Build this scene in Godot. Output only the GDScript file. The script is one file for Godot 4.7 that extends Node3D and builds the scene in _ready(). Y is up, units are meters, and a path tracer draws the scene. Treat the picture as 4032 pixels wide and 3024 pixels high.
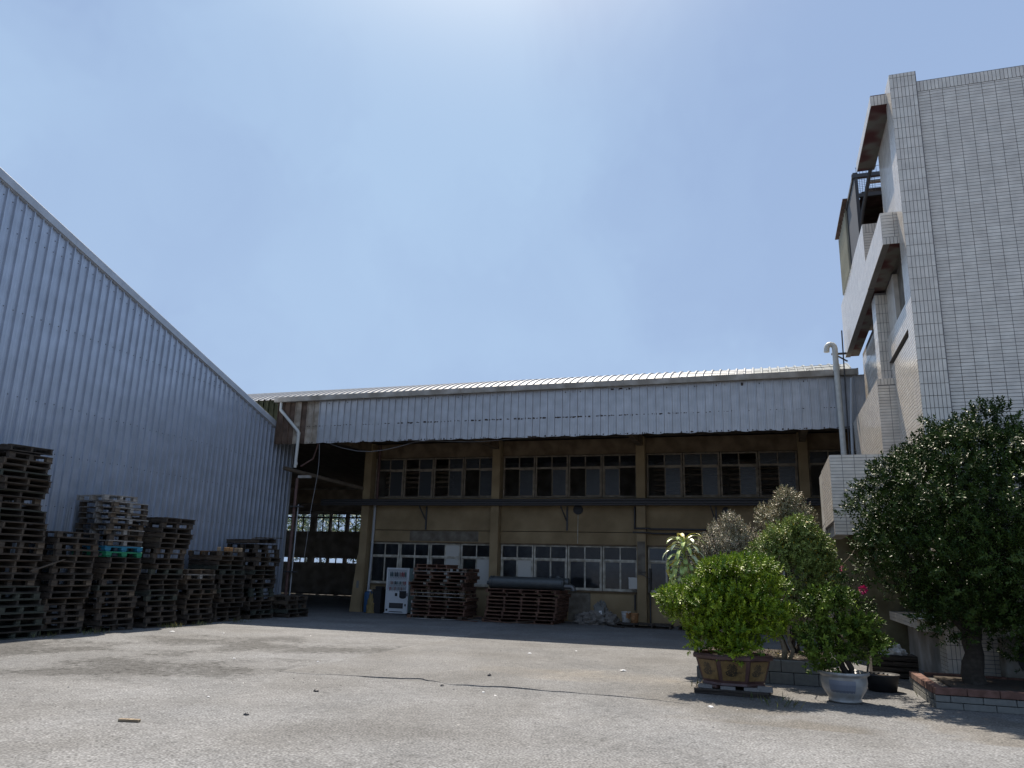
extends Node3D
# A factory yard at noon: ribbed metal warehouse, old factory hall with a canopy, tiled office block, pallets and potted trees.
# World axes: x along the factory wall, -z into the yard towards it, y up, metres.

var rng := RandomNumberGenerator.new()
var M := {}
var used := {}
const UPV := Vector3(0, 1, 0)

class MB:
	var v := PackedVector3Array()
	var n := PackedVector3Array()
	var u := PackedVector2Array()
	var c := PackedColorArray()
	var ix := PackedInt32Array()
	var col := Color(1, 1, 1)
	var uo := Vector2.ZERO
	func quad(a: Vector3, b: Vector3, d: Vector3, e: Vector3, uw := 0.0, uh := 0.0) -> void:
		# corners run counter-clockwise seen from outside
		var k := v.size()
		var nn := (d - a).cross(e - b).normalized()
		v.append(a); v.append(b); v.append(d); v.append(e)
		for i in 4:
			n.append(nn)
			c.append(col)
		if uw == 0.0:
			uw = a.distance_to(b)
			uh = b.distance_to(d)
		u.append(uo); u.append(uo + Vector2(uw, 0)); u.append(uo + Vector2(uw, uh)); u.append(uo + Vector2(0, uh))
		ix.append_array(PackedInt32Array([k, k + 2, k + 1, k, k + 3, k + 2]))
	func tri(a: Vector3, b: Vector3, d: Vector3) -> void:
		var k := v.size()
		var nn := (b - a).cross(d - a).normalized()
		v.append(a); v.append(b); v.append(d)
		for i in 3:
			n.append(nn)
			c.append(col)
		u.append(uo); u.append(uo + Vector2(a.distance_to(b), 0)); u.append(uo + Vector2(0, a.distance_to(d)))
		ix.append_array(PackedInt32Array([k, k + 2, k + 1]))
	func box(ce: Vector3, s: Vector3, b := Basis.IDENTITY) -> void:
		var h := s * 0.5
		for f in 6:
			var i := f % 3
			var sg := 1.0 if f < 3 else -1.0
			var j := (i + 1) % 3
			var k := (i + 2) % 3
			if s[j] < s[k]:   # grain runs along the longer side
				var t := j
				j = k
				k = t
			var o := Vector3.ZERO
			o[i] = h[i] * sg
			var p := Vector3.ZERO
			p[j] = h[j]
			var q := Vector3.ZERO
			q[k] = h[k]
			var a := o - p - q
			var bb := o + p - q
			var d := o + p + q
			var e := o - p + q
			if p.cross(q).dot(o) < 0.0:
				quad(ce + b * bb, ce + b * a, ce + b * e, ce + b * d, s[j], s[k])
			else:
				quad(ce + b * a, ce + b * bb, ce + b * d, ce + b * e, s[j], s[k])
	func span(lo: Vector3, hi: Vector3) -> void:
		box((lo + hi) * 0.5, hi - lo)
	func cbox(ce: Vector3, s: Vector3, bv: float, b := Basis.IDENTITY) -> void:
		# box with chamfered edges
		var h := s * 0.5
		var m := h - Vector3(bv, bv, bv)
		for i in 3:
			var j := (i + 1) % 3
			var k := (i + 2) % 3
			for sg in [-1.0, 1.0]:
				var p := []
				for w in [[-1, -1], [1, -1], [1, 1], [-1, 1]]:
					var q := Vector3.ZERO
					q[i] = h[i] * sg
					q[j] = m[j] * w[0]
					q[k] = m[k] * w[1]
					p.append(ce + b * q)
				if sg > 0: quad(p[0], p[1], p[2], p[3])
				else: quad(p[1], p[0], p[3], p[2])
			for sj in [-1.0, 1.0]:
				for sk in [-1.0, 1.0]:
					var e := []
					for w in [[0, -1], [0, 1], [1, 1], [1, -1]]:
						var q := Vector3.ZERO
						q[i] = m[i] * w[1]
						q[j] = (h[j] if w[0] == 0 else m[j]) * sj
						q[k] = (m[k] if w[0] == 0 else h[k]) * sk
						e.append(ce + b * q)
					var e0: Vector3 = e[0]
					var out: Vector3 = (e[1] - e0).cross(e[3] - e0)
					if out.dot((e0 + e[2]) * 0.5 - ce) > 0.0:
						quad(e[0], e[1], e[2], e[3])
					else:
						quad(e[1], e[0], e[3], e[2])
		for sx in [-1.0, 1.0]:
			for sy in [-1.0, 1.0]:
				for sz in [-1.0, 1.0]:
					var a := ce + b * Vector3(h.x * sx, m.y * sy, m.z * sz)
					var d := ce + b * Vector3(m.x * sx, h.y * sy, m.z * sz)
					var e := ce + b * Vector3(m.x * sx, m.y * sy, h.z * sz)
					if sx * sy * sz > 0: tri(a, d, e)
					else: tri(a, e, d)
	func vert(p: Vector3, nn: Vector3, uv: Vector2) -> int:
		v.append(p); n.append(nn); u.append(uv); c.append(col)
		return v.size() - 1
	func face4(a: int, b: int, d: int, e: int) -> void:
		ix.append_array(PackedInt32Array([a, d, b, a, e, d]))
	func tube(path: Array, rad, seg := 8, caps := true) -> void:
		var cnt := path.size()
		var t0: Vector3 = (path[1] - path[0]).normalized()
		var side := t0.cross(Vector3(0.3, 0.2, 0.93)).normalized()
		if side.length() < 0.5: side = t0.cross(Vector3.RIGHT).normalized()
		var rings := []
		var run := 0.0
		for i in cnt:
			var t: Vector3 = (path[min(i + 1, cnt - 1)] - path[max(i - 1, 0)]).normalized()
			side = (side - t * side.dot(t)).normalized()
			var up := t.cross(side)
			var r: float = rad[i] if rad is Array else rad
			if i > 0: run += (path[i] as Vector3).distance_to(path[i - 1])
			var ring := []
			for k in seg + 1:
				var a := TAU * k / seg
				var d := side * cos(a) + up * sin(a)
				ring.append(vert(path[i] + d * r, d, uo + Vector2(run, r * a)))
			rings.append(ring)
			if i > 0:
				for k in seg:
					face4(rings[i - 1][k], rings[i - 1][k + 1], ring[k + 1], ring[k])
		if caps:
			for w in [0, cnt - 1]:
				var t: Vector3 = t0 * -1.0 if w == 0 else (path[cnt - 1] - path[cnt - 2]).normalized()
				var ce := vert(path[w], t, uo)
				var rr := []
				for k in seg + 1: rr.append(vert(v[rings[w][k]], t, uo))
				for k in seg:
					if w == 0: ix.append_array(PackedInt32Array([ce, rr[k], rr[k + 1]]))
					else: ix.append_array(PackedInt32Array([ce, rr[k + 1], rr[k]]))
	func lathe(prof: Array, seg: int, o := Vector3.ZERO, turn := 0.0, sx := 1.0, sz := 1.0, flat := false) -> void:
		# profile of Vector2(radius, height), bottom to top on the outside
		if flat:
			for i in prof.size() - 1:
				for k in seg:
					var a := turn + TAU * k / seg
					var b := turn + TAU * (k + 1) / seg
					var p: Vector2 = prof[i]
					var q: Vector2 = prof[i + 1]
					quad(o + Vector3(cos(b) * p.x * sx, p.y, sin(b) * p.x * sz), o + Vector3(cos(a) * p.x * sx, p.y, sin(a) * p.x * sz), o + Vector3(cos(a) * q.x * sx, q.y, sin(a) * q.x * sz), o + Vector3(cos(b) * q.x * sx, q.y, sin(b) * q.x * sz))
			return
		var rings := []
		for i in prof.size():
			var p: Vector2 = prof[i]
			var d: Vector2 = prof[min(i + 1, prof.size() - 1)] - prof[max(i - 1, 0)]
			var nn := Vector2(d.y, -d.x).normalized()
			var ring := []
			for k in seg + 1:
				var a := turn + TAU * k / seg
				ring.append(vert(o + Vector3(cos(a) * p.x * sx, p.y, sin(a) * p.x * sz), Vector3(cos(a) * nn.x, nn.y, sin(a) * nn.x).normalized(), Vector2(a * p.x, p.y)))
			rings.append(ring)
			if i > 0:
				for k in seg:
					face4(rings[i - 1][k + 1], rings[i - 1][k], ring[k], ring[k + 1])
	func sweep(prof: Array, a: Vector3, dir: Vector3, side: Vector3, out: Vector3) -> void:
		# a strip of profile points (along side, along out) extruded from a by dir
		for i in prof.size() - 1:
			var p: Vector3 = a + side * prof[i].x + out * prof[i].y
			var q: Vector3 = a + side * prof[i + 1].x + out * prof[i + 1].y
			quad(p, q, q + dir, p + dir)
	func leaf(p: Vector3, d: Vector3, nn: Vector3, l: float, w: float) -> void:
		var s := d.cross(nn).normalized() * w * 0.5
		var k := v.size()
		var m := p + d * l * 0.45 + nn * w * 0.18
		var tip := p + d * l - nn * l * 0.12
		v.append(p); v.append(m + s); v.append(tip); v.append(m - s)
		var f := d.cross(nn).normalized() * 0.35
		n.append(nn); n.append((nn - f).normalized()); n.append(nn); n.append((nn + f).normalized())
		for i in 4:
			c.append(col)
			u.append(Vector2.ZERO)
		ix.append_array(PackedInt32Array([k, k + 2, k + 1, k, k + 3, k + 2]))
	func mesh() -> ArrayMesh:
		var a := []
		a.resize(Mesh.ARRAY_MAX)
		a[Mesh.ARRAY_VERTEX] = v
		a[Mesh.ARRAY_NORMAL] = n
		a[Mesh.ARRAY_TEX_UV] = u
		a[Mesh.ARRAY_COLOR] = c
		a[Mesh.ARRAY_INDEX] = ix
		var m := ArrayMesh.new()
		m.add_surface_from_arrays(Mesh.PRIMITIVE_TRIANGLES, a)
		return m

# ---------- naming and nodes
func named(parent: Node, called: String) -> String:
	var key := str(parent.get_instance_id()) + called
	var k: int = used.get(key, 0)
	used[key] = k + 1
	return called if k == 0 else "%s_%03d" % [called, k]

func thing(called: String, label: String, cat: String, at := Vector3.ZERO, turn := 0.0, group := "") -> Node3D:
	var o := Node3D.new()
	o.name = named(self, called)
	add_child(o)
	o.position = at
	o.rotation.y = turn
	o.set_meta("label", label)
	o.set_meta("category", cat)
	if group != "": o.set_meta("group", group)
	return o

func part(parent: Node, called: String, shape, mat: Material, xf := Transform3D.IDENTITY) -> MeshInstance3D:
	var o := MeshInstance3D.new()
	o.mesh = shape.mesh() if shape is MB else shape
	o.material_override = mat
	o.name = named(parent, called)
	parent.add_child(o)
	o.transform = xf
	return o

func bpart(parent: Node, called: String, lo: Vector3, hi: Vector3, mat: Material) -> MeshInstance3D:
	var b := MB.new()
	b.uo = Vector2(rng.randf() * 3.0, rng.randf() * 3.0)
	b.span(lo, hi)
	return part(parent, called, b, mat)

func structure(called: String, shape, mat: Material, label: String) -> MeshInstance3D:
	var o := part(self, called, shape, mat)
	o.set_meta("kind", "structure")
	o.set_meta("label", label)
	o.set_meta("category", called.replace("_", " "))
	return o

func copy(o: Node3D, label: String) -> Node3D:
	var r: Node3D = o.duplicate()
	var base: String = o.get_meta("base_name")
	r.name = named(self, base)
	add_child(r)
	r.set_meta("label", label)
	return r

func one(called: String, label: String, cat: String, shape, mat: Material, xf := Transform3D.IDENTITY, group := "") -> MeshInstance3D:
	var o := part(self, called, shape, mat, xf)
	o.set_meta("label", label)
	o.set_meta("category", cat)
	if group != "": o.set_meta("group", group)
	return o

# ---------- materials
func lin(r: float, g: float, b: float) -> Color:
	return Color(r, g, b).linear_to_srgb()

func mk(name_: String, col: Color, rough := 0.8, metal := 0.0) -> StandardMaterial3D:
	var m := StandardMaterial3D.new()
	m.albedo_color = col
	m.roughness = rough
	m.metallic = metal
	M[name_] = m
	return m

func noise_tex(size: int, lo: Color, hi: Color, freq: float, oct: int, sd: int, sx := 1.0, contrast := 1.0, kind := FastNoiseLite.TYPE_SIMPLEX_SMOOTH) -> ImageTexture:
	# seamless two-colour noise; sx squeezes the pattern along x (wood grain, streaks)
	var f := FastNoiseLite.new()
	f.noise_type = kind
	f.seed = sd
	f.frequency = freq
	f.fractal_octaves = oct
	var src := f.get_seamless_image(size, size, false, false, 0.2)
	src.convert(Image.FORMAT_L8)
	if sx != 1.0:
		var s2 := Image.create(size, size, false, Image.FORMAT_L8)
		var small := src.duplicate() as Image
		small.resize(size, max(8, int(size)), Image.INTERPOLATE_BILINEAR)
		var dd := small.get_data()
		var out := PackedByteArray()
		out.resize(size * size)
		for y in size:
			for x in size:
				var xx := x / sx
				var x0 := int(xx)
				var t := xx - x0
				out[y * size + x] = int(dd[y * size + x0 % size] * (1.0 - t) + dd[y * size + (x0 + 1) % size] * t)
		s2.set_data(size, size, false, Image.FORMAT_L8, out)
		src = s2
	var d := src.get_data()
	var o := PackedByteArray()
	o.resize(size * size * 3)
	for i in size * size:
		var t := clampf((d[i] / 255.0 - 0.5) * contrast + 0.5, 0.0, 1.0)
		o[i * 3] = int(255.0 * lerpf(lo.r, hi.r, t))
		o[i * 3 + 1] = int(255.0 * lerpf(lo.g, hi.g, t))
		o[i * 3 + 2] = int(255.0 * lerpf(lo.b, hi.b, t))
	var im := Image.create_from_data(size, size, false, Image.FORMAT_RGB8, o)
	return ImageTexture.create_from_image(im)

func tri(m: StandardMaterial3D, t: Texture2D, scale: float, world := true) -> StandardMaterial3D:
	m.albedo_texture = t
	m.uv1_triplanar = true
	m.uv1_world_triplanar = world
	m.uv1_scale = Vector3(scale, scale, scale)
	return m

func tinted(name_: String, base: StandardMaterial3D, col: Color) -> StandardMaterial3D:
	var m: StandardMaterial3D = base.duplicate()
	m.albedo_color = col
	M[name_] = m
	return m

func materials() -> void:
	var g1 := noise_tex(256, Color(0.90, 0.90, 0.90), Color(1, 1, 1), 0.02, 5, 3, 1.0, 1.3)
	var g2 := noise_tex(256, Color(0.76, 0.74, 0.71), Color(1, 1, 1), 0.014, 6, 8, 1.0, 1.5)
	var g3 := noise_tex(256, Color(0.84, 0.83, 0.81), Color(1, 1, 1), 0.01, 6, 28, 1.0, 1.4)
	var grain := noise_tex(256, Color(0.55, 0.53, 0.52), Color(1, 1, 1), 0.05, 4, 5, 10.0, 1.7)
	var streak := noise_tex(256, Color(0.86, 0.86, 0.86), Color(1, 1, 1), 0.02, 4, 15, 6.0, 1.4)
	# cladding
	tri(mk("siding", lin(0.46, 0.50, 0.575), 0.36, 0.55), g1, 0.23)
	tri(mk("trim", lin(0.46, 0.495, 0.545), 0.5), g1, 0.31)
	tri(mk("fascia", lin(0.47, 0.48, 0.50), 0.4, 0.45), g1, 0.37)
	tri(mk("fascia_rust", lin(0.13, 0.085, 0.06), 0.85), g2, 0.55)
	tri(mk("fascia_tan", lin(0.40, 0.35, 0.29), 0.8), g2, 0.6)
	mk("rust", lin(0.045, 0.03, 0.025), 0.95)
	tri(mk("gutter", lin(0.45, 0.43, 0.40), 0.6), g2, 0.4)
	tri(mk("roofing", lin(0.20, 0.22, 0.25), 0.5, 0.0), g1, 0.4)
	tri(mk("roofing_clear", lin(0.30, 0.31, 0.285), 0.35), g1, 0.4)
	tri(mk("green_siding", lin(0.24, 0.27, 0.17), 0.6), g1, 0.4)
	# factory
	tri(mk("plaster", lin(0.34, 0.255, 0.145), 0.9), g3, 0.27)
	tri(mk("plaster_patch", lin(0.20, 0.178, 0.145), 0.9), g2, 0.6)
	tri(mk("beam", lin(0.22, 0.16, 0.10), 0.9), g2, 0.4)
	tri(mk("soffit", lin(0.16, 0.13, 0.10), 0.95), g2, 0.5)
	tri(mk("inner_wall", lin(0.33, 0.31, 0.28), 0.95), g2, 0.3)
	tri(mk("frame", lin(0.60, 0.575, 0.50), 0.7), g2, 0.8)
	tri(mk("frame_brown", lin(0.30, 0.25, 0.19), 0.75), g2, 0.8)
	mk("board", lin(0.52, 0.51, 0.47), 0.8)
	var gl := mk("glass", Color(0.14, 0.165, 0.19, 0.5), 0.1)
	gl.transparency = BaseMaterial3D.TRANSPARENCY_ALPHA
	gl = mk("glass_grey", Color(0.23, 0.235, 0.235, 0.8), 0.35)
	gl.transparency = BaseMaterial3D.TRANSPARENCY_ALPHA
	gl = mk("glass_clear", Color(0.75, 0.8, 0.82, 0.12), 0.03)
	gl.transparency = BaseMaterial3D.TRANSPARENCY_ALPHA
	mk("dark_metal", lin(0.07, 0.068, 0.07), 0.6, 0.3)
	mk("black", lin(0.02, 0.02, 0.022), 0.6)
	mk("grey_pipe", lin(0.38, 0.40, 0.42), 0.45)
	tri(mk("white_pipe", lin(0.60, 0.60, 0.56), 0.4), g1, 0.7)
	tri(mk("red_pipe", lin(0.15, 0.085, 0.075), 0.7), g2, 0.9)
	mk("cable", lin(0.25, 0.25, 0.26), 0.7)
	mk("dark_cable", lin(0.03, 0.03, 0.035), 0.7)
	# tiled block
	tri(mk("tile_a", lin(0.74, 0.68, 0.60), 0.2), g1, 0.5)
	tri(mk("tile_b", lin(0.72, 0.66, 0.582), 0.21), g1, 0.5)
	tri(mk("tile_c", lin(0.755, 0.70, 0.62), 0.2), g1, 0.5)
	var tv := tri(mk("tiles", Color(1, 1, 1), 0.2), g1, 0.5)
	tv.vertex_color_use_as_albedo = true
	tri(mk("grout", lin(0.185, 0.175, 0.175), 0.95), g1, 0.8)
	tri(mk("concrete", lin(0.34, 0.33, 0.30), 0.9), g2, 0.5)
	var sof := noise_tex(256, Color(0.46, 0.45, 0.43), Color(0.34, 0.17, 0.18), 0.011, 3, 21, 1.0, 3.0)
	tri(mk("red_soffit", Color(0.92, 0.92, 0.92), 0.9), sof, 0.3)
	tri(mk("olive_wall", lin(0.20, 0.19, 0.12), 0.9), g2, 0.4)
	tri(mk("beige_sheet", lin(0.50, 0.47, 0.36), 0.6), g1, 0.5)
	# wood: boards carry their own grain along u
	var w := mk("wood0", lin(0.105, 0.083, 0.064), 0.9)
	w.albedo_texture = grain
	w.uv1_scale = Vector3(1.1, 3.5, 1)
	tinted("wood1", w, lin(0.072, 0.058, 0.046))
	tinted("wood2", w, lin(0.135, 0.102, 0.072))
	tinted("wood3", w, lin(0.075, 0.085, 0.066))
	tinted("wood4", w, lin(0.19, 0.145, 0.10))
	tinted("wood_red", w, lin(0.19, 0.098, 0.066))
	tinted("wood_red2", w, lin(0.145, 0.08, 0.056))
	tinted("wood_red3", w, lin(0.23, 0.125, 0.078))
	tinted("wood_pale", w, lin(0.42, 0.33, 0.22))
	tinted("wood_white", w, lin(0.40, 0.39, 0.37))
	tinted("wood_orange", w, lin(0.48, 0.27, 0.11))
	mk("plastic_blue", lin(0.02, 0.16, 0.26), 0.5)
	mk("plastic_green", lin(0.02, 0.20, 0.10), 0.5)
	# odds and ends
	tri(mk("steel_tank", lin(0.075, 0.085, 0.09), 0.42, 0.2), g1, 0.8)
	mk("steel_bright", lin(0.12, 0.12, 0.12), 0.35, 0.4)
	mk("machine_white", lin(0.62, 0.64, 0.66), 0.35)
	mk("machine_side", lin(0.30, 0.42, 0.42), 0.5)
	mk("shelf_white", lin(0.6, 0.62, 0.65), 0.5)
	tri(mk("cloth", lin(0.24, 0.225, 0.21), 0.95), g2, 1.5)
	mk("card", lin(0.17, 0.17, 0.16), 0.9)
	mk("paper", lin(0.7, 0.7, 0.7), 0.9)
	tri(mk("bucket", lin(0.60, 0.60, 0.60), 0.5), g2, 2.0)
	tri(mk("bucket_rust", lin(0.40, 0.20, 0.08), 0.7), g2, 3.0)
	mk("blue", lin(0.03, 0.09, 0.20), 0.5)
	mk("yellow", lin(0.22, 0.16, 0.06), 0.7)
	tri(mk("block", lin(0.19, 0.19, 0.175), 0.95), g1, 1.5)
	tri(mk("brick_red", lin(0.19, 0.10, 0.078), 0.9), g2, 1.5)
	tri(mk("mortar", lin(0.12, 0.11, 0.10), 0.95), g1, 1.0)
	tri(mk("soil", lin(0.06, 0.045, 0.032), 1.0), g2, 2.0)
	tri(mk("pot_brown", lin(0.105, 0.055, 0.050), 0.4), g2, 1.3)
	tri(mk("pot_white", lin(0.40, 0.41, 0.41), 0.3), g2, 1.2)
	mk("pot_blue", lin(0.16, 0.18, 0.22), 0.35)
	tri(mk("bark", lin(0.055, 0.047, 0.038), 0.95), g2, 3.0)
	tri(mk("bark_pale", lin(0.28, 0.23, 0.16), 0.95), g2, 3.0)
	for k in ["leaf", "leaf_gloss"]:
		var lm := mk(k, Color(1, 1, 1), 0.5 if k == "leaf" else 0.42)
		lm.vertex_color_use_as_albedo = true
		lm.cull_mode = BaseMaterial3D.CULL_DISABLED
		lm.metallic_specular = 0.5 if k == "leaf" else 0.3
		lm.backlight = Color(0.9, 0.95, 0.45) if k == "leaf" else Color(0.5, 0.6, 0.3)
	var dl := mk("strap_leaf", lin(0.34, 0.43, 0.13), 0.4)
	dl.backlight = Color(0.6, 0.65, 0.3)
	dl.cull_mode = BaseMaterial3D.CULL_DISABLED
	var dy := tinted("strap_leaf_yellow", dl, lin(0.42, 0.36, 0.06))
	dy.roughness = 0.5
	tinted("strap_leaf_pale", dl, lin(0.44, 0.48, 0.28))
	mk("petal", lin(0.55, 0.03, 0.18), 0.6)
	M["petal"].backlight = Color(0.5, 0.2, 0.3)
	mk("film", lin(0.6, 0.6, 0.58), 0.4)
	tri(mk("stone", lin(0.22, 0.21, 0.2), 0.9), g1, 6.0)

func ground_texture() -> Array:
	# colour of the paving, 2 cm a pixel over x -22..10, z -32..0: worn concrete, a coarse dark belt, a newer slab, stains
	var S := 1536
	var src := []
	for q in [[0.0022, 4, 1], [0.012, 4, 2], [0.11, 3, 3], [0.006, 5, 4], [0.32, 2, 5]]:
		var f := FastNoiseLite.new()
		f.seed = q[2] * 17
		f.frequency = q[0]
		f.fractal_octaves = q[1]
		var im := f.get_image(S, S, false, false, true)
		im.convert(Image.FORMAT_L8)
		src.append(im.get_data())
	var n1: PackedByteArray = src[0]
	var n2: PackedByteArray = src[1]
	var n3: PackedByteArray = src[2]
	var n4: PackedByteArray = src[3]
	var n5: PackedByteArray = src[4]
	var o := PackedByteArray()
	o.resize(S * S * 3)
	var hb := PackedByteArray()
	hb.resize(S * S)
	var lut := PackedByteArray()
	lut.resize(1024)
	for i in 1024: lut[i] = int(255.0 * Color(i / 1023.0, 0, 0).linear_to_srgb().r)
	for y in S:
		var z := -32.0 + 32.0 * y / S
		for x in S:
			var wx := -22.0 + 32.0 * x / S
			var i := y * S + x
			var a := n1[i] / 255.0 - 0.5
			var b := n2[i] / 255.0 - 0.5
			var c := n3[i] / 255.0 - 0.5
			var d := n4[i] / 255.0 - 0.5
			var e := n5[i] / 255.0 - 0.5
			var l := 0.224 + 0.06 * a + 0.10 * b + 0.09 * c + 0.08 * e
			var warm := -0.006 + 0.04 * d
			var wob := 1.6 * b + 2.2 * a
			if wx + wob * 0.15 < -8.1 and z + wob < -9.2 and z + wob > -17.5:
				# coarse, worn belt: dark aggregate shows through
				var k := clampf(minf(-9.2 - z - wob, z + wob + 17.5) * 0.8, 0.0, 1.0) * clampf(0.6 + 3.2 * d + 2.2 * b, 0.0, 1.0)
				l = lerpf(l, l * 0.52 + 0.18 * c + 0.10 * e, k)
			elif wx > -8.1 and z < -12.2:
				l = l * 0.84 + 0.004
				warm += 0.012
				var px := (wx + 3.2) / 2.0
				var pz := (z + 14.4) / 0.9
				var k2 := clampf(1.0 - px * px - pz * pz + 1.5 * b, 0.0, 1.0)
				l += 0.02 * k2
				warm += 0.06 * k2
			# scattered dark worn stains and gritty patches
			var st := clampf((d + 0.4 * b - 0.08) * 9.0, 0.0, 1.0) * clampf(0.5 + 4.0 * c, 0.0, 1.0)
			l *= 1.0 - 0.30 * st
			if wx > -2.5 and z > -14.5 and z < -10.8:
				var k3 := clampf((0.1 + b + d) * 2.5, 0.0, 1.0) * clampf((wx + 2.5) * 0.5, 0.0, 1.0)
				l *= 1.0 - 0.22 * k3   # leaf litter and soil washed from the pots
				warm += 0.06 * k3
			if c + 0.6 * e < -0.36: l *= 0.72
			if c + 0.6 * e > 0.40: l *= 1.22
			o[i * 3] = lut[clampi(int(l * (1.0 + warm) * 1023.0), 0, 1023)]
			o[i * 3 + 1] = lut[clampi(int(l * 1023.0), 0, 1023)]
			o[i * 3 + 2] = lut[clampi(int(l * (1.0 - warm * 1.4) * 1023.0), 0, 1023)]
			hb[i] = clampi(int(127.0 + 160.0 * c + 120.0 * e + 60.0 * b), 0, 255)
	return [ImageTexture.create_from_image(Image.create_from_data(S, S, false, Image.FORMAT_RGB8, o)), ImageTexture.create_from_image(Image.create_from_data(S, S, false, Image.FORMAT_L8, hb))]

func sky_cover() -> ImageTexture:
	# thin veils of high haze
	var f := FastNoiseLite.new()
	f.seed = 5
	f.frequency = 0.006
	f.fractal_octaves = 4
	f.domain_warp_enabled = true
	f.domain_warp_amplitude = 60.0
	f.domain_warp_frequency = 0.006
	var im := f.get_seamless_image(1024, 512, false, false, 0.3)
	im.convert(Image.FORMAT_L8)
	var d := im.get_data()
	var o := PackedByteArray()
	o.resize(1024 * 512 * 4)
	for i in 1024 * 512:
		var t := clampf((d[i] / 255.0 - 0.34) * 2.2, 0.0, 1.0)
		o[i * 4] = 225
		o[i * 4 + 1] = 240
		o[i * 4 + 2] = 235
		o[i * 4 + 3] = int(255.0 * t)
	return ImageTexture.create_from_image(Image.create_from_data(1024, 512, false, Image.FORMAT_RGBA8, o))

func _ready() -> void:
	rng.seed = 20240
	# --- camera
	var cam := Camera3D.new()
	cam.name = "camera"
	cam.fov = rad_to_deg(2.0 * atan(1512.0 / 3028.0))
	cam.position = Vector3(0, 1.8, 0)
	cam.basis = Basis(Vector3.UP, deg_to_rad(18.5)) * Basis(Vector3.RIGHT, deg_to_rad(13.603)) * Basis(Vector3.BACK, 0.0276)
	cam.near = 0.05
	cam.far = 800.0
	add_child(cam)
	cam.current = true
	# --- sky, sun, exposure
	var sm := ProceduralSkyMaterial.new()
	sm.sky_top_color = lin(0.215, 0.298, 0.465)
	sm.sky_horizon_color = lin(0.275, 0.37, 0.535)
	sm.sky_curve = 0.3
	sm.sky_cover = sky_cover()
	sm.sky_cover_modulate = Color(0.30, 0.33, 0.32)
	sm.ground_bottom_color = lin(0.22, 0.21, 0.2)
	sm.ground_horizon_color = lin(0.3, 0.3, 0.3)
	sm.sun_angle_max = 60.0
	sm.sun_curve = 0.165
	var sky := Sky.new()
	sky.sky_material = sm
	var env := Environment.new()
	env.background_mode = Environment.BG_SKY
	env.sky = sky
	env.background_energy_multiplier = 1.0
	env.tonemap_mode = Environment.TONE_MAPPER_LINEAR
	env.tonemap_exposure = 1.5
	env.sdfgi_enabled = true
	env.ssao_enabled = true
	env.ssil_enabled = true
	var we := WorldEnvironment.new()
	we.environment = env
	add_child(we)
	var sun := DirectionalLight3D.new()
	sun.name = "sun"
	sun.light_energy = 1.6
	sun.light_color = Color(1.0, 0.955, 0.89)
	sun.light_angular_distance = 0.5
	sun.shadow_enabled = true
	add_child(sun)
	sun.look_at_from_position(Vector3.ZERO, -Vector3(-0.40, 1.78, -1.0), Vector3.UP)
	# --- the place
	materials()
	yard()
	warehouse()
	factory()
	office()
	left_pallets()
	middle_pallets()
	machine_and_tank()
	yard_clutter()
	plants()
	far_trees()

# ---------- ground
func slab_h(x: float, z: float) -> float:
	var w := smoothstep(-7.4, -6.2, x) * (1.0 - smoothstep(-3.2, -1.4, x))
	w *= clampf(0.75 + 0.55 * sin(x * 2.9 + 0.6) + 0.3 * sin(x * 7.7), 0.0, 1.0)
	return 0.004 + 0.014 * w * (1.0 - smoothstep(0.0, 1.6, -12.2 - z))

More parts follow.
